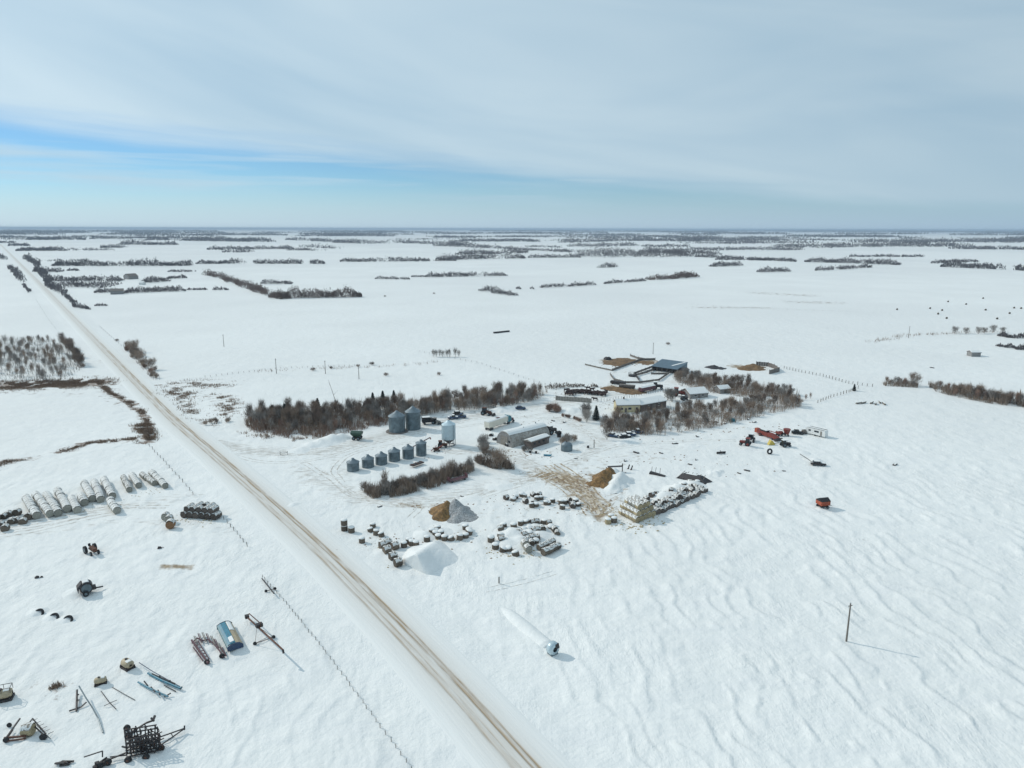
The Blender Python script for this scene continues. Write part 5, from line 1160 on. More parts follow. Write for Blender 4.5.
for pts, lab in [([(150, 757, .5, 2.6), (163, 750, .4, 2.2), (138, 762, .5, 2.4)], 'drift round the wheels of the black cultivator'), ([(196, 655, .35, 1.8), (211, 648, .4, 2.0), (204, 640, .35, 1.6)], 'drift caught in the maroon harrow'), ([(232, 640, .35, 2.2), (238, 650, .3, 1.8)], 'drift on the lee side of the blue seed box'),
                 ([(30, 741, .4, 2.2), (14, 741, .35, 1.8)], 'drift along the V shaped rake'), ([(79, 592, .9, 3.2), (72, 596, .6, 2.6)], 'drift swept out beside the round baler'), ([(94, 557, .35, 2.2)], 'drift under the small rusty tractor'), ([(160, 684, .3, 2.2), (150, 693, .25, 1.8)], 'drift over the blue booms'), ([(130, 671, .4, 1.8), (103, 687, .35, 1.5)], 'drift against the tan tanks'),
                 ([(764, 443, .6, 3.5), (780, 446, .5, 3), (750, 448, .5, 3)], 'drift along the red machinery line'), ([(820, 511, .5, 2.6)], 'drift against the lone red wagon')]:
    mound('snow_pile', pts, 'drift', lab, None, 'structure', res=18, rough=.12)
# round baler
p = G(87, 594); t = thing('round_baler', 'dark round baler half drifted in, below the white bale rows', 'baler', p, R(35)); t.scale = (1.25, 1.25, 1.25)
n = 18; part('drum', MB().cyl((0, -.8, 1.35), (0, .8, 1.35), 1.05, 1.05, n), 'steel_dark', t); part('side_panel', MB().cyl((0, -.95, 1.35), (0, -.82, 1.35), .8, .8, n).cyl((0, .82, 1.35), (0, .95, 1.35), .8, .8, n), 'galv', t)
part('tailgate', MB().prism([(-1.3, .6), (-1.45, 1.6), (-.7, 2.4), (-.5, 2.2), (-1.1, 1.4)], -.75, .75), 'steel_dark', t); part('hitch', MB().beam((.9, 0, .7), (2.6, .2, .5), .2).box((1.2, 0, .9), (.6, 1.2, .5)), 'steel_dark', t)
wheels(t, [(-.2, -1.15, .5), (-.2, 1.15, .5)], .5, .35); part('snow_on_top', MB().prism([(-.5, 2.34), (0, 2.42), (.5, 2.34), (.35, 2.5), (-.3, 2.52)], -.6, .5), 'snow', t)
o_ = tractor('small rusty old tractor without cab below the bale rows', 92, 553.5, ang((84, 546), (100, 557)), 'rust', 1.15, cab=False)
p = G(159.5, 549); t = thing('iron_block', 'small dark block in the snow above the bare earth patch', 'block', p, R(20)); part('plate', MB().prism([(-.5, 0), (-.3, .5), (.3, .4), (.55, 0)], -.3, .3), 'steel_dark', t); part('bar', MB().beam((.3, 0, .3), (1.0, .1, .1), .1), 'rust', t)
p = G(37, 578); t = thing('rock_pair', 'two small dark rocks left of the round baler', 'rocks', p); part('rock', MB().lathe([(.5, 0), (.45, .3), (.15, .5)], 7), 'steel_dark', t); part('rock', MB().lathe([(.3, 0), (.25, .2), (.1, .3)], 7, (.9, .3)), 'steel_dark', t)
# yard: green cart
p = G(357, 439.5); t = thing('grain_cart', 'dark green grain cart standing alone on the cleared snow', 'grain cart', p, R(-8))
part('hopper', MB().add([(-1, -.6, .9), (1, -.6, .9), (1, .6, .9), (-1, .6, .9), (-2.1, -1.4, 2.4), (2.1, -1.4, 2.4), (2.1, 1.4, 2.4), (-2.1, 1.4, 2.4), (-2.1, -1.4, 3.0), (2.1, -1.4, 3.0), (2.1, 1.4, 3.0), (-2.1, 1.4, 3.0)], [(3, 2, 1, 0), (0, 1, 5, 4), (1, 2, 6, 5), (2, 3, 7, 6), (3, 0, 4, 7), (4, 5, 9, 8), (5, 6, 10, 9), (6, 7, 11, 10), (7, 4, 8, 11)]), 'green', t)
part('cover', MB().prismx([(-1.45, 2.98), (0, 3.5), (1.45, 2.98)], -2.1, 2.1), 'green', t); part('auger_arm', MB().beam((1.9, -1.2, 2.4), (2.8, -1.4, 2.7), .3), 'green', t)
wheels(t, [(-.8, -1.3, .75), (-.8, 1.3, .75), (1.0, -1.3, .75), (1.0, 1.3, .75)], .75, .5); part('snow_on_cover', MB().prismx([(.1, 3.5), (1.3, 3.06), (1.2, 3.16), (.2, 3.58)], -1.6, 1.6), 'snow', t)
# vehicles by the twin bins
p = G(427.5, 424); t = thing('farm_truck', 'black high sided farm truck beside the twin bins', 'truck', p, R(15))
part('box', MB().box((-.6, 0, 2.0), (3.4, 2.3, 2.2)), 'black', t); part('cab', MB().prism([(1.2, .8), (1.2, 2.5), (2.2, 2.5), (2.6, 1.6), (3.4, 1.5), (3.5, .8)], -1.0, 1.0), 'steel_dark', t); wheels(t, [(sx, sy * 1.0, .45) for sx in (-1.3, 2.6) for sy in (-1, 1)], .45, .3); part('snow_on_box', MB().box((-.6, 0, 3.15), (3.2, 2.1, .1)), 'snow', t)
tractor('tan and snow covered loader tractor right of the black farm truck', 436, 424, R(-20), 'boards_light', .95, loader=True)
car('snow covered dark pickup at the back of the yard right of the twin bins', 453, 419, R(10), 'navy', pick=True, cat='pickup')
car('dark car parked behind a blue one at the edge of the windbreak', 458, 414.5, R(12), 'black')
car('blue pickup at the right of the cars by the windbreak', 461, 418, R(8), 'navy', pick=True, snow=False, cat='pickup')
car('dark car alone in front of the snow bank behind the semi trailer', 520.5, 409.5, R(8), 'navy', snow=False)
tractor('brown snow topped tractor with loader behind the semi trailer', 486, 415, R(-25), 'rust', 1.2, loader=True)
# red auger at bins
o0 = G(420, 448); t = thing('grain_auger', 'red grain auger rising behind the row of small bins', 'grain auger', o0); lo = at(o0, 409, 449, .4); hi = at(o0, 430, 437.5, 3.8)
part('tube', MB().cyl(lo, hi, .2, .2, 8), 'maroon', t); part('spout', MB().cyl(hi, hi + Vector((.2, 0, -.7)), .26, .22, 8), 'red', t); part('hopper', MB().box(lo, (1.0, 1.0, .6)), 'rust', t)
mid = lo.lerp(hi, .55)
for s in (-1, 1): q = Vector((mid.x + .3, mid.y + s * 1.1, .35)); part('strut', MB().beam(q, mid, .08), 'rust', t); part('wheel', MB().wheel(q, .36, .2), 'black', t)
o0 = G(436, 451); t = thing('swing_auger', 'rusty red swing auger hopper between the red auger and the hopper bin', 'auger hopper', o0, R(20))
part('hopper', MB().add([(-.5, -.5, .2), (.5, -.5, .2), (.5, .5, .2), (-.5, .5, .2), (-1.1, -1, 1.1), (1.1, -1, 1.1), (1.1, 1, 1.1), (-1.1, 1, 1.1)], [(3, 2, 1, 0), (0, 1, 5, 4), (1, 2, 6, 5), (2, 3, 7, 6), (3, 0, 4, 7)]), 'rust', t)
part('arm', MB().beam((.8, 0, 1.0), (2.8, .8, 1.8), .25).beam((-1, 0, .8), (-2, -.6, .5), .2).beam((0, .8, .8), (.6, 2, 1.4), .2), 'red', t)
for q in ((-.9, -1.1, .35), (.9, -1.1, .35)): part('wheel', MB().wheel(q, .35, .25), 'black', t)
tractor('dark tractor parked under the bright hopper bin', 442, 447.5, R(5), 'rust', .95)
# fenced feed rack above the hedge
o0 = G(417, 466); t = thing('flat_rack', 'dark flat rack of boards behind the hedge below the small bins', 'rack', o0, ang((410, 467), (425, 462))); part('deck', MB().box((0, 0, .8), (5.2, 1.8, .3)), 'steel_dark', t)
for s in (-2, 0, 2): part('rib', MB().box((s, 0, 1.0), (.25, 1.8, .2)), 'rust', t)
o0 = G(457.5, 481); t = thing('flat_rack', 'long low brown wagon at the right front of the bin hedge', 'wagon', o0, ang((448, 484), (468, 479))); part('deck', MB().box((0, 0, .75), (7.0, 1.9, .25)), 'maroon', t); wheels(t, [(sx * 2.4, sy * .8, .4) for sx in (-1, 1) for sy in (-1, 1)], .4, .25)
for s in (-3.4, 3.4): part('end_rack', MB().box((s, 0, 1.4), (.12, 1.8, 1.1)), 'maroon', t)
# semi truck
a = P(487, 432); b = P(508, 424.5); d = b - a; rz = math.atan2(d.y, d.x); L = 12.0
t = thing('semi_truck', 'semi truck with a long cream grain trailer, teal cab and red hood', 'truck', G(490, 431), rz)
part('trailer', MB().prism([(-.5, 1.25), (-.5, 3.6), (L, 3.6), (L, 1.6), (9, 1.25), (7, .8), (5.5, 1.25), (4, 1.25), (2.5, .8), (1, 1.25)], 0, 2.6), 'creamwhite', t)
part('trailer_cover', MB().prismx([(-.03, 3.6), (.5, 3.85), (2.1, 3.85), (2.63, 3.6)], -.5, L), 'white', t); part('hatch', MB().box((6.8, 1.3, 3.9), (1.8, 1.1, .14)), 'maroon', t)
part('underframe', MB().box((5.5, 1.3, 1.0), (11, 1.6, .25)), 'steel_dark', t)
part('cab', MB().prism([(L + .4, 1.0), (L + .4, 3.5), (L + 1.4, 3.7), (L + 2.6, 3.1), (L + 2.8, 1.0)], .1, 2.5), 'teal', t); part('windshield', MB().prism([(L + 2.64, 2.2), (L + 2.56, 3.0), (L + 2.62, 3.0), (L + 2.72, 2.2)], .3, 2.3), 'glass', t)
part('hood', MB().prism([(L + 2.8, .9), (L + 2.8, 2.2), (L + 4.6, 1.95), (L + 4.8, .9)], .4, 2.2), 'maroon', t)
part('bumper', MB().box((L + 4.9, 1.3, .75), (.2, 2.4, .4)), 'galv', t); part('exhaust', MB().cyl((L + .5, .05, 1.2), (L + .5, .05, 4.0), .08, .08, 8), 'galv_light', t)
wheels(t, [(x, y, .5) for x in (.6, 1.8, L - 1.2 + 2.2, L + .2, L + 4.1) for y in (.2, 2.4)], .5, .4)
# arched shed
a = P(512, 448); b = P(550, 438); d = b - a; L = d.length; rz = math.atan2(d.y, d.x); Wd = 9.0; Ht = 5.2
t = thing('arched_shed', 'long arched steel shed with snow on its roof in the middle of the yard', 'shed', G(512, 448), rz)
M['shed_steel'] = paint('worn_shed_steel', (.36, .34, .31), .7, 0, .3, .5, (.25, .20, .16))
def arch(r, h, n=14, y0=0): return [(y0 + r - r * math.cos(math.pi * i / n), h * math.sin(math.pi * i / n) ** .75) for i in range(n + 1)]
pr = arch(Wd / 2, Ht); vs = []; sgn = 34
for i in range(sgn + 1):
    k_ = 1 + (.012 if i % 2 else -.008); vs += [(L * i / sgn, Wd / 2 + (y - Wd / 2) * k_, z * k_ - .1) for y, z in pr]
nn_ = len(pr); part('shell', MB().add(vs, [(i * nn_ + j, i * nn_ + j + 1, (i + 1) * nn_ + j + 1, (i + 1) * nn_ + j) for i in range(sgn) for j in range(nn_ - 1)]), 'shed_steel', t)
for x, nm in ((.15, 'front'), (L - .15, 'back')): part('end_wall', MB().prismx([(y, z - .1) for y, z in arch(Wd / 2 - .1, Ht - .1, y0=.1)], x - .1, x + .1), 'greywall', t)
part('door', MB().box((-.02, Wd / 2, 1.8), (.12, 4.0, 3.6)), 'boards_light', t); part('window', MB().box((-.0, 1.6, 2.0), (.14, .9, .8)), 'glass', t)
m = MB(); pts_ = [(y, z) for y, z in arch(Wd / 2 + .1, Ht + .12, y0=-.1)]; up = [p_ for p_ in pts_ if 3.8 < p_[1]]
m.prismx([(y, z) for y, z in up] + [(y, z + .28 * math.sin(math.pi * (i + .5) / len(up)) + .05) for i, (y, z) in reversed(list(enumerate(up)))], .1, L - .1); part('snow_on_roof', m, 'snow', t)
part('vent', MB().cyl((L * .82, Wd / 2, Ht), (L * .82, Wd / 2, Ht + .9), .2, .2, 8).cyl((L * .45, Wd / 2 - 1, Ht), (L * .45, Wd / 2 - 1, Ht + .6), .14, .14, 8), 'galv', t)
# lean building in front of shed
a = P(531, 449); b = P(549, 443); d = b - a; L = d.length
t = thing('low_shed', 'low dark brown shed with a snowy flat roof in front of the arched shed', 'shed', G(531, 449), math.atan2(d.y, d.x))
part('wall', MB().box((L / 2, 1.6, 1.25), (L, 3.2, 2.7)), 'brownwall', t); part('roof', MB().prismx([(-.3, 2.55), (-.3, 2.75), (1.6, 3.2), (3.5, 2.75), (3.5, 2.55)], -.3, L + .3), 'boards_light', t); part('snow_on_roof', MB().prismx([(-.2, 2.78), (1.6, 3.22), (3.4, 2.78), (3.3, 2.95), (1.6, 3.45), (-.1, 2.95)], -.2, L + .2), 'snow', t)
for x in (L * .2, L * .45, L * .7): part('window', MB().box((x, -.03, 1.6), (1.0, .1, .7)), 'glass', t)
part('door', MB().box((L * .9, -.03, 1.1), (.9, .1, 1.9)), 'boards', t)
# junk row at left end of arched shed
for i, (x, y, l) in enumerate([(491, 436, 'snow topped drum, leftmost of the junk line by the arched shed'), (495, 440, 'snow topped old motor, second of the junk line by the arched shed'), (499.5, 441, 'dark old engine block, third of the junk line by the arched shed'), (505, 444, 'low dark scrap frame, fourth of the junk line by the arched shed'), (507.5, 446, 'small dark drum at the right of the junk line by the arched shed')]):
    t = thing('scrap_machine', l, 'scrap', G(x, y), .5 * i); part('base', MB().prism([(-.9, 0), (-.7, .9), (.2, 1.1), (.9, .6), (1.0, 0)], -.6, .6), 'steel_dark', t); part('wheel', MB().wheel((.6, .7, .4), .42, .2), 'black', t); part('snow_on_top', MB().prism([(-.7, .92), (.2, 1.12), (.8, .7), (.3, 1.35), (-.5, 1.2)], -.6, .6), 'snow', t)
tractor('black tractor at the right end of the arched shed', 551, 434, R(40), 'steel_dark', 1.3)
t = thing('water_tank', 'small black tank on a stand right of the arched shed', 'tank', G(559, 437)); part('tank_shell', MB().lathe([(.5, .9), (1.0, 1.1), (1.0, 2.1), (.3, 2.5)], 14), 'black', t); part('stand', MB().box((0, 0, .45), (1.5, 1.5, .9)), 'steel_dark', t)
t = thing('cargo_sled', 'small blue sled lying in front of the dark tank', 'sled', G(547.5, 456), R(-10)); part('hull', MB().prism([(-1.4, .5), (-1.3, .15), (1.1, .1), (1.6, .6), (1.2, .5), (-1.2, .45)], -.45, .45), 'blue', t); part('runner', MB().beam((-1.2, .4, .05), (1.2, .4, .05), .08).beam((-1.2, -.4, .05), (1.2, -.4, .05), .08), 'navy', t)
for x, y, l in [(530, 453, 'small dark drum below the low brown shed'), (536, 453.5, 'second small dark drum below the low brown shed'), (588, 448, 'tiny dark drum in the open yard right of the steel tank')]:
    t = thing('oil_drum', l, 'drum', G(x, y)); part('barrel', MB().lathe([(.42, 0), (.44, .5), (.42, 1.0)], 12), 'steel_dark', t); part('snow_on_top', MB().lathe([(.42, 1.0), (.2, 1.15)], 12), 'snow', t)
car('dark car with a red front parked under the right side of the lone tall tree', 612.5, 437, R(-30), 'navy')
car('black car parked left of centre under the house grove', 625, 438, R(5), 'black')
car('dark car right next to the black one under the house grove', 630, 436, R(5), 'navy'); car('dark pickup behind the two cars under the house grove', 637.5, 433.5, R(10), 'navy', pick=True, cat='pickup')
# small yard objects
for x, y, s, l in [(553, 421, .8, 'dark snow machine beside the shrubs in the yard'), (564, 422.5, .9, 'dark object on the cleared snow below the red brown bushes'), (636, 453, 1, 'dark scrap piece on the cleared snow below the grove'), (625, 461, .8, 'small scrap piece right of the silage heap'), (661, 453.5, .7, 'small black box on the snow below the grove'), (675, 444, .9, 'dark board pile below the house grove'), (697, 437, .8, 'low dark pile under the right part of the grove'), (716, 423, .9, 'dark pile at the foot of the right grove'), (725, 424.5, .8, 'thin dark pile right of another at the foot of the grove'), (754, 422.5, 1, 'flat dark boards in the shade right of the grove'), (748, 420, .9, 'flat dark boards nearest the right grove'), (784, 471.5, .5, 'tiny dark box on the open field below the machinery'), (690, 465, .7, 'reddish scrap behind the dark scrap heap'), (696, 460, .6, 'small flat scrap above the white snow lump'), (895, 465, .9, 'small flat grey object alone on the right field'), (747, 471, .8, 'grey scrap bits in the snow below the grove'), (739, 474, .6, 'small scrap bits left of the grey ones'), (608, 468, .7, 'small dark board on the yard above the silage heap'), (576, 459, .5, 'tiny dark box in the yard near the lane'), (343, 521, .4, 'tiny dark box near the roadside bales'), (380, 507, .6, 'small dark stone where the brown lane begins'), (462, 497, .6, 'dark stone left of the brown lane'), (932, 368, 1, 'small dark plank on the snow above the right belt')]:
    rr_ = random.random() * 3; t = thing('scrap_piece', l, 'scrap', G(x, y), rr_); t.scale = (s, s, s)
    part('plate', MB().prism([(-1.3, 0), (-1.0, .35), (.6, .5), (1.3, .1)], -.5, .5), 'steel_dark', t); part('bar', MB().beam((-.9, .3, .4), (1.5, -.2, .25), .14), 'rust', t); part('snow_on_top', MB().prism([(-.9, .38), (.5, .52), (.3, .66), (-.6, .58)], -.45, .2), 'snow', t)
# dark scrap heap with slats
p = G(693, 480); t = thing('scrap_heap', 'dark heap of old boards and a sagging tarp beyond the long bale stack', 'heap', p, ang((680, 476), (706, 482)))
part('tarp', MB().add([(-5, -2.2, 0), (5.5, -2.4, 0), (6, 2, 0), (-4.5, 2.5, 0), (-3.4, -.6, 1.5), (2.6, -.9, 1.8), (2.8, .9, 1.7), (-3, 1, 1.5)], [(0, 1, 5, 4), (1, 2, 6, 5), (2, 3, 7, 6), (3, 0, 4, 7), (4, 5, 6, 7)]), 'steel_dark', t)
for k_ in range(6): part('board', MB().beam((-4.5 + k_ * 1.7, -2.3, .3), (-3.4 + k_ * 1.4, 1.2, 1.9), .2, .08), 'boards', t)
part('snow_on_top', MB().add([(-2.6, -.5, 1.62), (1.4, -.8, 1.84), (1.6, .6, 1.84), (-2.2, .7, 1.62), (-.6, 0, 1.95)], [(0, 1, 4), (1, 2, 4), (2, 3, 4), (3, 0, 4)]), 'snow', t)
p = G(657, 475.5); t = thing('broken_implement', 'dark broken implement with thin uprights left of the scrap heap', 'implement', p, ang((651, 473), (667, 476)))
part('deck', MB().prism([(-2.6, .1), (-2.4, .9), (2.8, .3), (2.8, .1)], -.6, .6), 'steel_dark', t)
for x in (-2, -.6, .9): part('upright', MB().beam((x, 0, .5), (x + .1, .3, 2.6), .1), 'boards', t)
for x, y in [(628, 469), (631, 470)]: t = thing('leaning_post', '%s short dark stake right of the silage heap' % ('left' if x < 630 else 'right'), 'stake', G(x, y)); part('stake', MB().beam((0, 0, -.2), (.5, .2, 1.5), .3), 'steel_dark', t); part('foot', MB().box((0, 0, .1), (.5, .5, .2)), 'rust', t)
p = G(617, 472); t = thing('loading_chute', 'dark plank rack on the back of the silage heap', 'rack', p, R(5)); part('deck', MB().beam((-3.2, 0, 1.9), (1.8, 0, 2.0), 1.2, .15), 'steel_dark', t); part('side_post', MB().beam((1.8, 0, 0), (1.8, 0, 2.9), .25), 'steel_dark', t)
# red wagon on the open field
p = G(822.5, 508.5); t = wagon('orange red grain wagon with a black peaked cover alone on the open field', 822.5, 508, R(14), 'orange', 3.0, 2.6, 1.2, 'black', peak=.75)
# machinery line
def LM(a, b): d = P(*b) - P(*a); return d.length, math.atan2(d.y, d.x)
t = tractor('dark red tractor at the left end of the machinery line', 745.5, 446.5, R(150), 'red', 1.1)
t = tractor('black and grey tractor above the left red one in the machinery line', 751, 442, R(60), 'steel_dark', 1.2)
L, rz = LM((756, 433), (779, 441))
t = thing('combine_harvester', 'long red combine header and body in the middle of the machinery line', 'combine', G(768, 438), rz); t.scale = (.84, .84, .84)
part('body', MB().prism([(-L / 2, 1.0), (-L / 2, 2.7), (L * .2, 2.5), (L / 2, 1.5), (L / 2, .8)], -1.2, 1.2), 'red', t); part('grain_tank', MB().box((-L * .2, 0, 2.9), (L * .35, 2.0, .7)), 'steel_dark', t); part('cab', MB().box((-L / 2 - .9, 0, 1.9), (1.7, 1.9, 2.0)), 'orange', t); part('reel', MB().cyl((L / 2 + .2, -2.2, .8), (L / 2 + .2, 2.2, .8), .6, .6, 10), 'steel_dark', t)
part('unloading_tube', MB().cyl((-L * .2, 1.4, 2.9), (L / 2, 1.6, 3.1), .2, .2, 8), 'red', t); wheels(t, [(-L * .3, s * 1.4, .8) for s in (-1, 1)], .8, .5, 'red', 'drive_wheel'); wheels(t, [(L * .3, s * 1.2, .5) for s in (-1, 1)], .5, .35)
part('snow_on_tank', MB().box((-L * .2, 0, 3.3), (L * .3, 1.7, .12)), 'snow', t)
wagon('low red hopper between the combine and the tall red machine', 779, 436, R(20), 'red', 2.4, 1.6, .5, 'red', name='feed_hopper', cat='hopper', peak=.2)
p = G(786.5, 436); t = thing('feed_mixer', 'tall red feed mixer at the right of the machinery line', 'feed mixer', p, R(15)); part('tub', MB().lathe([(.8, .7), (1.4, 2.6), (1.4, 2.9)], 12), 'red', t); part('chute', MB().box((-1.3, 0, 1.0), (1.6, 1.0, .5)), 'steel_dark', t); wheels(t, [(0, s * 1.0, .4) for s in (-1, 1)], .42, .3); part('discharge_arm', MB().beam((-.6, 0, 2.0), (-3.2, 1.2, 3.0), .15), 'rust', t)
p = G(771, 445); t = thing('yellow_implement', 'small yellow machine shield on the snow below the combine', 'implement', p, R(10)); part('shield', MB().prism([(-1.3, .1), (-.4, 1.9), (.4, 1.5), (1.4, .1)], -.7, .7), 'yellow', t); part('arm', MB().beam((1.0, 0, .4), (3.6, .2, .5), .2), 'boards_light', t)
tractor('black tractor right of the yellow shield', 785, 447, R(10), 'steel_dark', 1.0)
p = G(769.5, 454.5); o = obj('large_tyre', meshof('large_tyre', tyre_mesh(1.15, .62), M['black'], True), None, (p.x, p.y, p.z + 1.0)); o.rotation_euler = (R(82), 0, R(15)); tag(o, 'large black tyre standing alone below the machinery line', 'tyre')
o['label'] = 'large black tyre standing alone below the machinery line'
L, rz = LM((808, 432), (827, 436.5))
t = thing('camper_trailer', 'white camper trailer with dark windows at the right of the machinery', 'camper', G(816.5, 435.5), rz)
part('body', MB().prism([(-L / 2, .6), (-L / 2 - .1, 2.4), (-L / 2 + .5, 3.0), (L / 2 - .2, 2.9), (L / 2, 2.3), (L / 2, .6)], -1.2, 1.2), 'white', t)
for x in (-L * .3, 0, L * .12): part('window', MB().box((x, -1.22, 2.0), (.9, .06, .65)), 'glass', t)
part('door', MB().box((L * .3, -1.22, 1.55), (.7, .05, 1.8)), 'boards_light', t); part('roof_edge', MB().box((0, -1.1, 3.0), (L * .9, .12, .12)).box((0, 1.1, 3.0), (L * .9, .12, .12)), 'steel_dark', t); wheels(t, [(0, s * 1.1, .35) for s in (-1, 1)], .36, .22); part('hitch', MB().beam((-L / 2, 0, .5), (-L / 2 - 1.2, 0, .5), .12), 'steel_dark', t)
car('black low car left of the camper trailer', 797.5, 434, R(-15), 'black', snow=False)
p = G(804.5, 433.5); t = thing('wire_roll', 'grey roll of wire leaning at the front of the camper', 'wire roll', p, R(10)); part('coil', MB().cyl((-.9, 0, .9), (.9, 0, .9), .9, .9, 12), 'boards', t); part('core', MB().cyl((-1.0, 0, .9), (1.0, 0, .9), .3, .3, 8), 'steel_dark', t)
car('snow buried car with only its dark side showing, lower right of the machinery', 818, 465.5, R(-12), 'steel_dark', 5.0); boom('buried_auger', 'thin dark auger tube sloping down to the snow buried car', 'grain auger', [(800, 454, .6), (808, 459, 1.2), (813, 463, 1.2)], .12, 'boards')
mound('snow_pile', [(815, 461, 1.1, 4), (802, 453, .7, 3.5)], 'drift', 'snow drift burying the car below the machinery', None, 'structure', res=18, rough=.15)
p = G(721, 454.5); t = thing('disc_plough', 'small dark disc plough left of the machinery line', 'plough', p, R(12)); part('frame', MB().beam((-1.8, 0, .8), (1.8, 0, .8), .2).beam((0, -1, .6), (.2, 1.2, .9), .18), 'steel_dark', t)
for k_ in range(5): part('disc', MB().wheel((-1.4 + k_ * .7, 0, .45), .45, .08), 'steel_dark', t)
t = thing('teal_tarp', 'teal tarp covered machine at the foot of the right grove', 'machine', G(732, 422), R(20)); part('cover', MB().prism([(-1.4, .1), (-1.0, 1.2), (.8, 1.3), (1.5, .1)], -.7, .7), 'teal', t); part('pole', MB().beam((.8, 0, 1.2), (2.2, .4, 2.2), .12), 'navy', t)
for i, (x, y) in enumerate([(859, 404), (864, 403.5), (872, 403.5), (876, 404.5), (880, 403), (884, 404.5)]):
    t = thing('log_pile', 'dark weathered log in the short line on the right field', 'log', G(x, y), R(20 + 12 * i), 'logs on the right field'); part('log', MB().cyl((-1.7, 0, .35), (1.7, .2, .5), .42, .34, 9), 'wood', t); part('snow_on_top', MB().beam((-1.4, 0, .8), (1.3, .15, .82), .4, .1), 'snow', t)
t = thing('feed_bunk', 'long dark feed bunk alone on the white field behind the windbreak', 'feed bunk', G(501.5, 332.5), ang((492, 333.5), (511, 331.5))); part('trough', MB().prismx([(-.9, .6), (-.6, 0), (.6, 0), (.9, .6), (.9, 1.1), (-.9, 1.1)], -7.5, 7.5), 'steel_dark', t); part('leg', MB().box((-5, 0, .1), (.3, 1.6, .4)), 'wood', t); part('leg', MB().box((5, 0, .1), (.3, 1.6, .4)), 'wood', t)

# ---------------------------------------------------------------- houses and barns
def building(name, label, cat, a, b, depth, hw, hr, wall, roof, snow=True, overhang=.4, windows=(), doors=(), chimney=False):
    d = P(*b) - P(*a); L = d.length; t = thing(name, label, cat, G(*a), math.atan2(d.y, d.x)); D = depth
    part('wall', MB().prismx([(0, -.3), (0, hw), (D / 2, hw + hr), (D, hw), (D, -.3)], 0, L), wall, t)
    o = overhang; k = hr / (D / 2)
    r = part('roof', MB().prismx([(-o, hw - o * k + .03), (D / 2, hw + hr + .03), (D + o, hw - o * k + .03), (D + o, hw - o * k + .2), (D / 2, hw + hr + .22), (-o, hw - o * k + .2)], -o, L + o), roof, t)
    if snow: part('snow_on_roof', MB().prismx([(-o + .1, hw - o * k + .22), (D / 2, hw + hr + .24), (D + o - .1, hw - o * k + .22), (D + o - .3, hw - o * k + .5), (D / 2, hw + hr + .45), (-o + .3, hw - o * k + .5)], -o + .1, L + o - .1), 'snow', t)
    for x, z, w_, h_ in windows: q = part('window', MB().box((L * x, -.03, z), (w_, .1, h_)), 'glass', t); part('frame', MB().box((L * x, -.04, z + h_ / 2 + .05), (w_ + .2, .12, .1)).box((L * x, -.04, z - h_ / 2 - .05), (w_ + .2, .12, .1)), 'white', q)
    for x, w_, h_ in doors: part('door', MB().box((L * x, -.04, h_ / 2), (w_, .1, h_)), 'boards', t)
    if chimney: part('chimney', MB().box((L * .35, D / 2, hw + hr + .5), (.6, .6, 1.3)), 'brownwall', r)
    return t, L
building('farmhouse', 'cream farmhouse with a snowy roof behind the bare grove', 'house', (617, 413), (640, 412.5), 6.5, 3.4, 1.8, 'cream', 'boards', True, windows=[(.2, 1.8, 1.2, 1.0), (.55, 1.8, 1.4, 1.0), (.85, 1.8, 1.0, 1.0)], doors=[(.38, 1.0, 2.1)], chimney=True)
building('long_barn', 'long grey brown barn with a wide snow roof joined behind the farmhouse', 'barn', (641, 412.5), (666, 408), 8.5, 3.2, 1.4, 'brownwall', 'boards', True, windows=[(.3, 2.2, 1, .7), (.7, 2.2, 1, .7)], doors=[(.5, 2.6, 2.8)])
building('small_house', 'low house with a broad snow covered roof between the two groves', 'house', (690, 399), (708, 397.5), 8.5, 2.2, 1.9, 'greywall', 'boards', True, windows=[(.3, 1.4, 1.2, .8), (.7, 1.4, 1.2, .8)], doors=[(.5, 1, 2)])
building('garden_shed', 'small snow roofed shed right of the low house among the trees', 'shed', (720, 394), (730, 393), 5, 2.2, 1.2, 'greywall', 'boards', True, doors=[(.5, 1.2, 1.8)])
# blue grey metal barn with an open front painted dark at right
d = P(678, 372) - P(655, 367.5); L, rz = LM((652, 370.5), (677, 374))
t = thing('open_cattle_shed', 'blue grey metal cattle shed with a dark open front beside the corrals', 'shed', G(652, 370.5), rz); D = 12.5
part('roof', MB().prismx([(-.5, 2.7), (D, 5.0), (D, 5.2), (-.5, 2.9)], -.4, L + .4), 'roofblue', t); part('wall', MB().box((L / 2, D - .1, 2.4), (L, .2, 4.9)).prismx([(.1, -.2), (.1, 2.7), (D, 4.9), (D, -.2)], -.1, .1), 'roofblue', t); part('right_wall', MB().prismx([(.1, -.2), (.1, 2.7), (D, 4.9), (D, -.2)], L - .1, L + .1), 'roofblue', t)
part('front_shade_panel', MB().box((L / 2, 2.2, 1.2), (L - .4, .1, 2.4)), 'steel_dark', t); part('snow_on_roof', MB().add([(L * .62, 4, 3.72), (L * .7, 4, 3.72), (L * .98, 11.8, 5.12), (L * .90, 11.8, 5.12)], [(0, 1, 2, 3)]), 'snow', t)  # dark sheet paints the shade inside the open front
for k_ in range(6): part('post', MB().box((L * k_ / 5, 0, 1.3), (.25, .25, 2.8)), 'wood', t)
t = thing('loader_shed', 'small dark shed right of the blue grey cattle shed', 'shed', G(685, 374), R(10)); part('wall', MB().box((0, 1.5, 1.2), (4.5, 3, 2.6)), 'brownwall', t); part('roof', MB().prismx([(-.3, 2.4), (3.3, 2.9), (3.3, 3.05), (-.3, 2.55)], -2.6, 2.6), 'steel_dark', t)
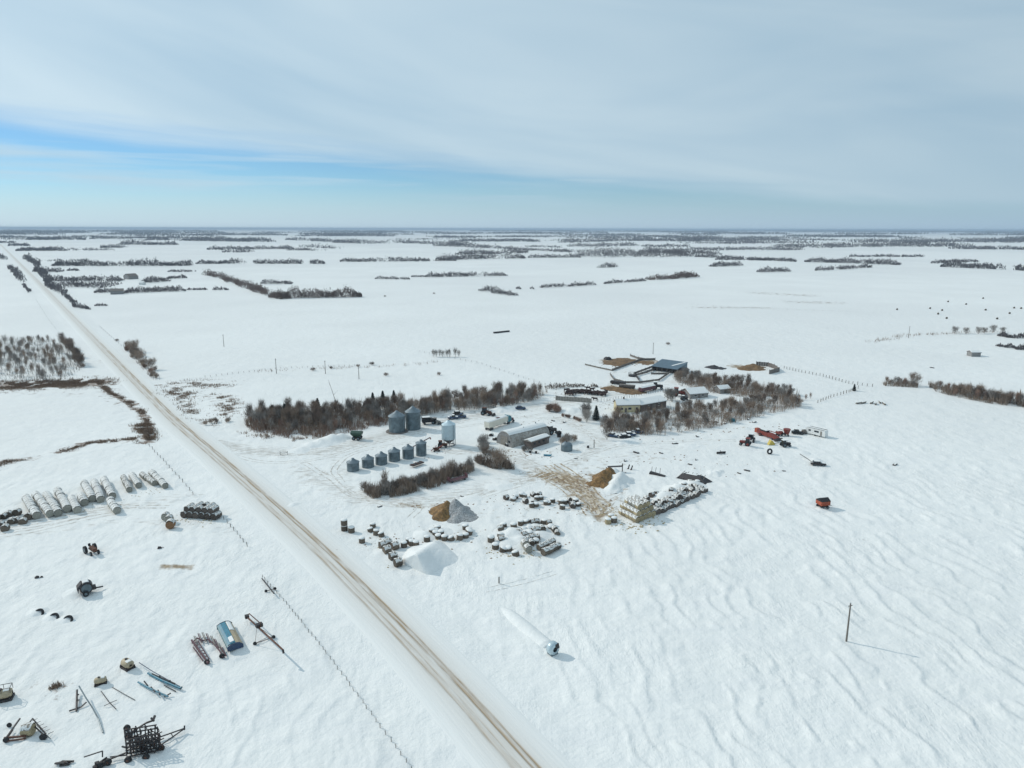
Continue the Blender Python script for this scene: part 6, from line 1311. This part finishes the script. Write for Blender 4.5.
tractor('red tractor with loader between the two groves near the low house', 678, 396.5, R(-12), 'red', 1.5, loader=True); tractor('small dark tractor below the red one beside the low house', 684, 400.5, R(20), 'steel_dark', .9)
t = thing('feed_trailer', 'long red trailer with snow on top beside the brown feed strip', 'trailer', G(647, 391.5), ang((640, 392.5), (654, 389.5))); part('box', MB().box((0, 0, 1.6), (10.5, 2.4, 1.8)), 'maroon', t); part('snow_on_top', MB().prismx([(-1.2, 2.5), (0, 3.0), (1.2, 2.5)], -5.2, 5.2), 'snow', t); wheels(t, [(x, s * 1.1, .5) for x in (-3.6, 3.6) for s in (-1, 1)], .5, .3)
tractor('dark tractor hitched at the right end of the long red trailer', 657, 389.5, R(-10), 'steel_dark', 1.4)
for x, y, l, rz in [(618, 384.5, 'dark upper feeder rack between the corral and feed strip', -28), (627, 388.5, 'grey lower feeder rack between the corral and feed strip', -22)]:
    t = thing('feeder_rack', l, 'feeder', G(x, y), R(rz)); part('rack', MB().prismx([(-1.2, .9), (-.5, .3), (.5, .3), (1.2, .9), (1.2, 1.8), (-1.2, 1.8)], -4, 4), 'steel_dark' if y < 386 else 'boards', t); part('leg', MB().box((-3, 0, .3), (.3, 1.8, .8)).box((3, 0, .3), (.3, 1.8, .8)), 'wood', t)
t = thing('bale_feeder', 'round dark bale feeder inside the corral', 'feeder', G(632.5, 376)); m = MB()
for k_ in range(16): a = 2 * math.pi * k_ / 16; m.beam((2.2 * math.cos(a), 2.2 * math.sin(a), 0), (2.2 * math.cos(a), 2.2 * math.sin(a), 2.2), .16)
part('bars', m, 'steel_dark', t); part('ring', MB().lathe([(2.1, 0), (2.25, .1), (2.25, .7), (2.1, .8)], 20), 'steel_dark', t)
t = thing('straw_stack', 'dark rounded stack at the left end of the corral brown patch', 'stack', G(607.5, 359.5)); part('pile', MB().lathe([(2.8, -.1), (2.3, 1.0), (1.0, 1.8)], 12), 'steel_dark', t); part('snow_on_top', MB().lathe([(1.3, 1.6), (.4, 2.0)], 10), 'snow', t)
mound('straw_heap', [(753, 366.5, 2.0, 7), (746, 368.5, 1.3, 6), (758, 369, .9, 5)], 'straw', 'golden straw heap inside the curved windbreak at right of the groves', 'heap', rough=.3)
mound('manure_heap', [(714, 367.5, 1.8, 5), (720, 368, 1.2, 4)], 'steel_dark', 'flat dark manure heap left of the golden straw heap', 'heap', rough=.3)
mound('straw_bedding', [(616, 363, .8, 11), (626, 361, .8, 9), (622, 359.5, .6, 8)], 'straw', 'brown straw bedding patch at the left of the corral', 'straw', rough=.15)
mound('straw_bedding', [(646, 362.5, .8, 7)], 'straw', 'small brown bedding patch beside the cattle shed', 'straw', rough=.15)
mound('straw_bedding', [(612, 388.5, .8, 6), (620, 390, .9, 7), (628, 391.5, .9, 7), (636, 392.5, .7, 6)], 'straw', 'long brown feed strip at the right of the cattle pen', 'straw', rough=.2)
t, L = building('field_shed', 'small dark shed alone on the far right field', 'shed', (971.5, 356.5), (980.5, 356.5), 5, 2.6, .8, 'greywall', 'boards', True)
building('far_barn', 'grey barn in the far farmyard at upper left', 'barn', (129, 279.5), (138.5, 279), 18, 4.5, 4, 'greywall', 'boards', False)
building('far_shed', 'grey long shed in front of the far farmyard grove', 'shed', (110.5, 294.5), (124, 294), 12, 4.2, 2.2, 'greywall', 'boards', False)
building('far_house', 'small white house beside the far barn at upper left', 'house', (139, 285), (143, 285), 9, 3, 2, 'white', 'boards', True)
building('far_white_house', 'white building in front of the wooded strip beyond the middle field', 'house', (476, 259.2), (479, 259.2), 14, 6, 3, 'white', 'white', False)

# ---------------------------------------------------------------- fences and poles
def fence(name, label, pts_px, n, h=1.2, wire=True, mat='wood', w_=.12, cat='fence'):
    pl = [P(*p) for p in pts_px]; seg = [(b - a).length for a, b in zip(pl[:-1], pl[1:])]; L = sum(seg)
    o = pl[0]; t = thing(name, label, cat, (o.x, o.y, 0)); pp = []
    for i in range(n):
        s = i / (n - 1) * L; j = 0
        while s > seg[j] + 1e-6 and j < len(seg) - 1: s -= seg[j]; j += 1
        q = pl[j].lerp(pl[j + 1], s / seg[j]) ; q = Vector((q.x + random.gauss(0, .06), q.y + random.gauss(0, .06), g1(q.x, q.y))) - o; pp.append(q)
        part('post', MB().beam(q + Vector((0, 0, -.4)), q + Vector((random.gauss(0, .06), random.gauss(0, .06), h * random.uniform(.8, 1.1))), w_), mat, t)
    if wire:
        m = MB()
        for a, b in zip(pp[:-1], pp[1:]):
            for z in (.45, .85): m.beam(a + Vector((0, 0, h * z)), b + Vector((0, 0, h * z)), .012)
        part('wire', m, 'steel_dark', t)
    return t
def board_fence(label, pts_px, h=2.2, mat='boards', th=.18, gap=0, cat='windbreak fence'):
    pl = [P(*p) for p in pts_px]; o = pl[0]; t = thing('board_fence', label, cat, (o.x, o.y, 0))
    for a, b in zip(pl[:-1], pl[1:]):
        a2 = a - o; b2 = b - o; m = MB(); L = (b - a).length; n = max(2, int(L / 1.2)); dd = (b2 - a2) / n
        ga = g1(a.x, a.y)
        if gap:
            for z in (.5, .9, 1.3, 1.7): m.beam(a2 + Vector((0, 0, ga + z * h / 2)), b2 + Vector((0, 0, ga + z * h / 2)), .10, .30)
        else:
            for i in range(n): m.beam(a2 + dd * (i + .03) + Vector((0, 0, ga + h / 2 - .1)), a2 + dd * (i + .97) + Vector((0, 0, ga + h / 2 - .1)), th, h * random.uniform(.92, 1.03))
        part('panel', m, mat, t)
        k = max(1, int(L / 4))
        for i in range(k + 1): q = a2.lerp(b2, i / k) + Vector((.2, .2, ga)); part('post', MB().beam(q, q + Vector((0, 0, h + .2)), .2), 'wood', t)
    return t
fence('roadside_fence', 'post and wire fence along the left side of the road, lower part', [(262, 578), (285, 603), (325, 652), (370, 712), (412, 770)], 40, .85, w_=.085)
fence('roadside_fence', 'post and wire fence running from the slough down to the dark bale stack', [(147, 444), (160, 458), (176, 475), (193, 494)], 16, 1.2)
fence('roadside_fence', 'short stretch of fence right of the dark bale stack', [(221, 516), (234, 530), (247, 546)], 9, 1.2)
fence('roadside_fence', 'fence line on the left side of the far road above the grove', [(36, 300), (46, 316), (62, 338)], 12, 1.3)
fence('roadside_fence', 'fence line on the right side of the road above the roadside hedge', [(100, 327), (112, 338), (124, 348)], 12, 1.5)
fence('pen_fence', 'row of posts along the lower side of the cattle pen', [(598, 402.5), (625, 399), (655, 393), (668, 391)], 28, 1.6, mat='boards')
fence('field_fence', 'post fence running right from the straw heap across the field', [(784, 368), (800, 372), (820, 376), (850, 384), (872, 387)], 26, 1.7, w_=.22)
fence('field_fence', 'post fence climbing from the house grove to the lone small spruce', [(818, 403), (830, 398), (845, 394), (858, 389)], 16, 1.7, w_=.22)
fence('field_fence', 'faint fence behind the long windbreak', [(205, 378), (280, 369), (360, 366)], 30, 1.2)
fence('field_fence', 'faint fence leading from the windbreak toward the corral', [(420, 352), (480, 364), (545, 385)], 26, 1.2)
fence('field_fence', 'faint fence across the field above the corral', [(690, 305), (760, 309), (850, 312)], 20, 1.2)
board_fence('pale grey slat windbreak fence below the cattle herd', [(555.5, 400), (574, 401.5), (586, 402.5), (591, 403)], 2.3, 'boards_light')
board_fence('long corral fence running from the brown patch to the cattle shed', [(612, 371), (625, 366), (640, 360.5), (655, 360)], 1.4, 'boards')
board_fence('upper fence stub behind the cattle shed', [(630, 356), (638, 359), (646, 360.5)], 1.4, 'boards')
board_fence('double corral fence climbing to the cattle shed front, upper side', [(634, 374.5), (645, 370.5), (653, 367.5)], 1.5, 'boards', gap=1)
board_fence('double corral fence climbing to the cattle shed front, lower side', [(636, 376), (647, 373), (655, 370), (672, 370.5)], 1.5, 'boards', gap=1)
board_fence('low curved corral fence along the bottom of the pens', [(610, 375), (614, 380.5), (625, 383.5), (640, 383.5), (659, 381)], 1.3, 'boards', gap=1)
board_fence('corral fence from the bottom corner up to the cattle shed', [(659, 381), (666, 376), (673, 371)], 1.4, 'boards', gap=1)
board_fence('short corral fence below the round feeder', [(635, 376), (639, 381)], 1.8, 'steel_dark', gap=1)
board_fence('thin board line inside the corral', [(651, 374.5), (666, 374.5)], 1.2, 'boards', gap=1)
board_fence('curved grey windbreak round the golden straw heap', [(756, 365), (768, 366), (774, 368), (779, 371.5), (769, 374)], 2.6, 'boards')
board_fence('pale board line left of the corral', [(585, 365), (600, 368.5), (612, 371)], .9, 'boards_light', gap=1)
def pole(label, x, y, h, guy=False):
    p = P(x, y); t = thing('power_pole', label, 'pole', (p.x, p.y, g1(p.x, p.y)), R(20)); part('mast', MB().cyl((0, 0, -.5), (0, 0, h), .19, .13, 8), 'wood', t)
    if h > 5: part('crossarm', MB().beam((-.5, 0, h - .5), (.5, 0, h - .5), .12), 'wood', t); part('insulator', MB().cyl((0, 0, h), (0, 0, h + .2), .06, .05, 6), 'galv', t)
for x, y, h, l in [(846.3, 641.5, 8.3, 'tall bare pole standing alone on the right snow field'), (224, 347, 8.5, 'wooden pole on the field between the road and the poplar belt'), (276.5, 374, 8.5, 'wooden pole behind the left end of the windbreak'), (325.5, 374, 7.5, 'wooden pole among the small shrubs behind the windbreak'), (359, 379, 6.5, 'wooden pole close behind the windbreak trees'), (653, 354, 7.5, 'wooden pole behind the cattle shed'), (908.5, 338, 9, 'wooden pole on the far right field'), (594, 448, 3.2, 'short post in the yard near the muddy lane')]: pole(l, x, y, h)
for x, y, l in [(499, 583, 'single short post on the snow below the bale field'), (38, 340, 'single post by the far road'), (559, 386.5, 'stout post at the corner of the cattle pen')]:
    p = P(x, y); t = thing('marker_post', l, 'post', (p.x, p.y, g1(p.x, p.y))); part('mast', MB().cyl((0, 0, -.4), (0, 0, 1.6), .16, .14, 7), 'wood', t); part('snow_on_top', MB().lathe([(.15, 1.6), (.08, 1.72)], 7), 'snow', t)
t = thing('dead_tree', 'dead leaning pole tree rising out of the windbreak middle', 'dead tree', G(337, 405)); part('trunk', MB().cyl((0, 0, -.2), (-4.2, 3, 11.5), .2, .06, 7), 'bark', t); part('branch', MB().cyl((-1.6, 1.2, 4.5), (.6, .8, 7), .08, .03, 5).cyl((-3, 2.2, 8.2), (-3.8, 1.4, 10.6), .06, .02, 5), 'bark', t)
t = thing('iron_gate', 'small open white gate frame by the yard entrance', 'gate', G(284, 455), R(5)); part('frame', MB().beam((-1.3, 0, 0), (-1.3, 0, 1.5), .12).beam((1.3, 0, 0), (1.3, 0, 1.5), .12).beam((-1.3, 0, 1.0), (1.3, 0, 1.0), .08), 'boards', t); part('brace', MB().beam((-1.3, 0, .2), (1.3, 0, 1.0), .06), 'boards', t)

# ---------------------------------------------------------------- cattle
def cow_mesh():
    V = [(-.95, 0, 1.12), (-.55, 0, 1.1), (.2, 0, 1.05), (.75, 0, 1.12), (1.05, 0, 1.3), (1.35, 0, 1.38), (1.65, 0, 1.12),
         (-.8, .22, .75), (-.9, .22, .38), (-.82, .22, .02), (-.8, -.22, .75), (-.9, -.22, .38), (-.82, -.22, .02), (.68, .2, .7), (.7, .2, .35), (.7, .2, .02), (.68, -.2, .7), (.7, -.2, .35), (.7, -.2, .02), (-1.1, 0, 1.0), (-1.15, 0, .55), (1.32, .2, 1.45), (1.32, -.2, 1.45)]
    E_ = [(0, 1), (1, 2), (2, 3), (3, 4), (4, 5), (5, 6), (0, 7), (7, 8), (8, 9), (0, 10), (10, 11), (11, 12), (3, 13), (13, 14), (14, 15), (3, 16), (16, 17), (17, 18), (0, 19), (19, 20), (5, 21), (5, 22)]
    rad = [.30, .38, .42, .36, .24, .19, .11, .17, .09, .07, .17, .09, .07, .14, .08, .07, .14, .08, .07, .05, .03, .05, .05]
    me = bpy.data.meshes.new('cow'); me.from_pydata(V, E_, []); o = bpy.data.objects.new('tmp', me); col.objects.link(o)
    sk = o.modifiers.new('s', 'SKIN'); sk.use_smooth_shade = True
    for i, r_ in enumerate(rad): me.skin_vertices[0].data[i].radius = (r_, r_)
    me.skin_vertices[0].data[1].use_root = True
    sb = o.modifiers.new('b', 'SUBSURF'); sb.levels = 1
    bpy.context.view_layer.update(); dg = bpy.context.evaluated_depsgraph_get(); m2 = bpy.data.meshes.new_from_object(o.evaluated_get(dg)); m2.name = 'cow'
    bpy.data.objects.remove(o); m2.materials.clear(); m2.materials.append(M['hide']); return m2
cm = cow_mesh(); cpts = []
for i in range(46):
    a = i / 45; x = 567 + 37 * a + random.gauss(0, 1.0); y = 394.6 - 1.2 * a + random.gauss(0, 1.0) - 1.2 * math.sin(a * 5)
    cpts.append((x, y))
cpts += [(588, 389.8), (566, 391.5), (606, 393), (595, 401), (592, 391)]
for x, y in cpts:
    o = obj('cow', cm, None, G(x, y), random.choice([0, math.pi]) + random.gauss(0, .7)); o.scale = (1.12, 1.12, 1.12); tag(o, 'dark brown cow in the herd crowded in the cattle pen', 'cow', 'cattle herd in the pen')

for o in list(bpy.data.objects):
    if o.parent is None and o.location.z < -400:
        for c in kids(o): bpy.data.objects.remove(c)
        bpy.data.objects.remove(o)
print('bales', NB)
# ---------------------------------------------------------------- haze
hz = MB().box((0, 10000, 42.5), (170000, 110000, 0)); hz = MB()
hz.box((0, 0, 44), (150000, 100000, 92))
hm = bpy.data.materials.new('thin_haze'); hm.use_nodes = True; hn = hm.node_tree
hn.nodes.remove(hn.nodes['Principled BSDF']); pv = hn.nodes.new('ShaderNodeVolumePrincipled')
pv.inputs['Color'].default_value = (.62, .78, .95, 1); pv.inputs['Density'].default_value = 6.5e-5
hn.links.new(pv.outputs[0], hn.nodes['Material Output'].inputs['Volume'])
ho = obj('haze', meshof('haze', hz, hm)); ho['kind'] = 'stuff'; ho['label'] = 'thin bluish winter haze over the plain'
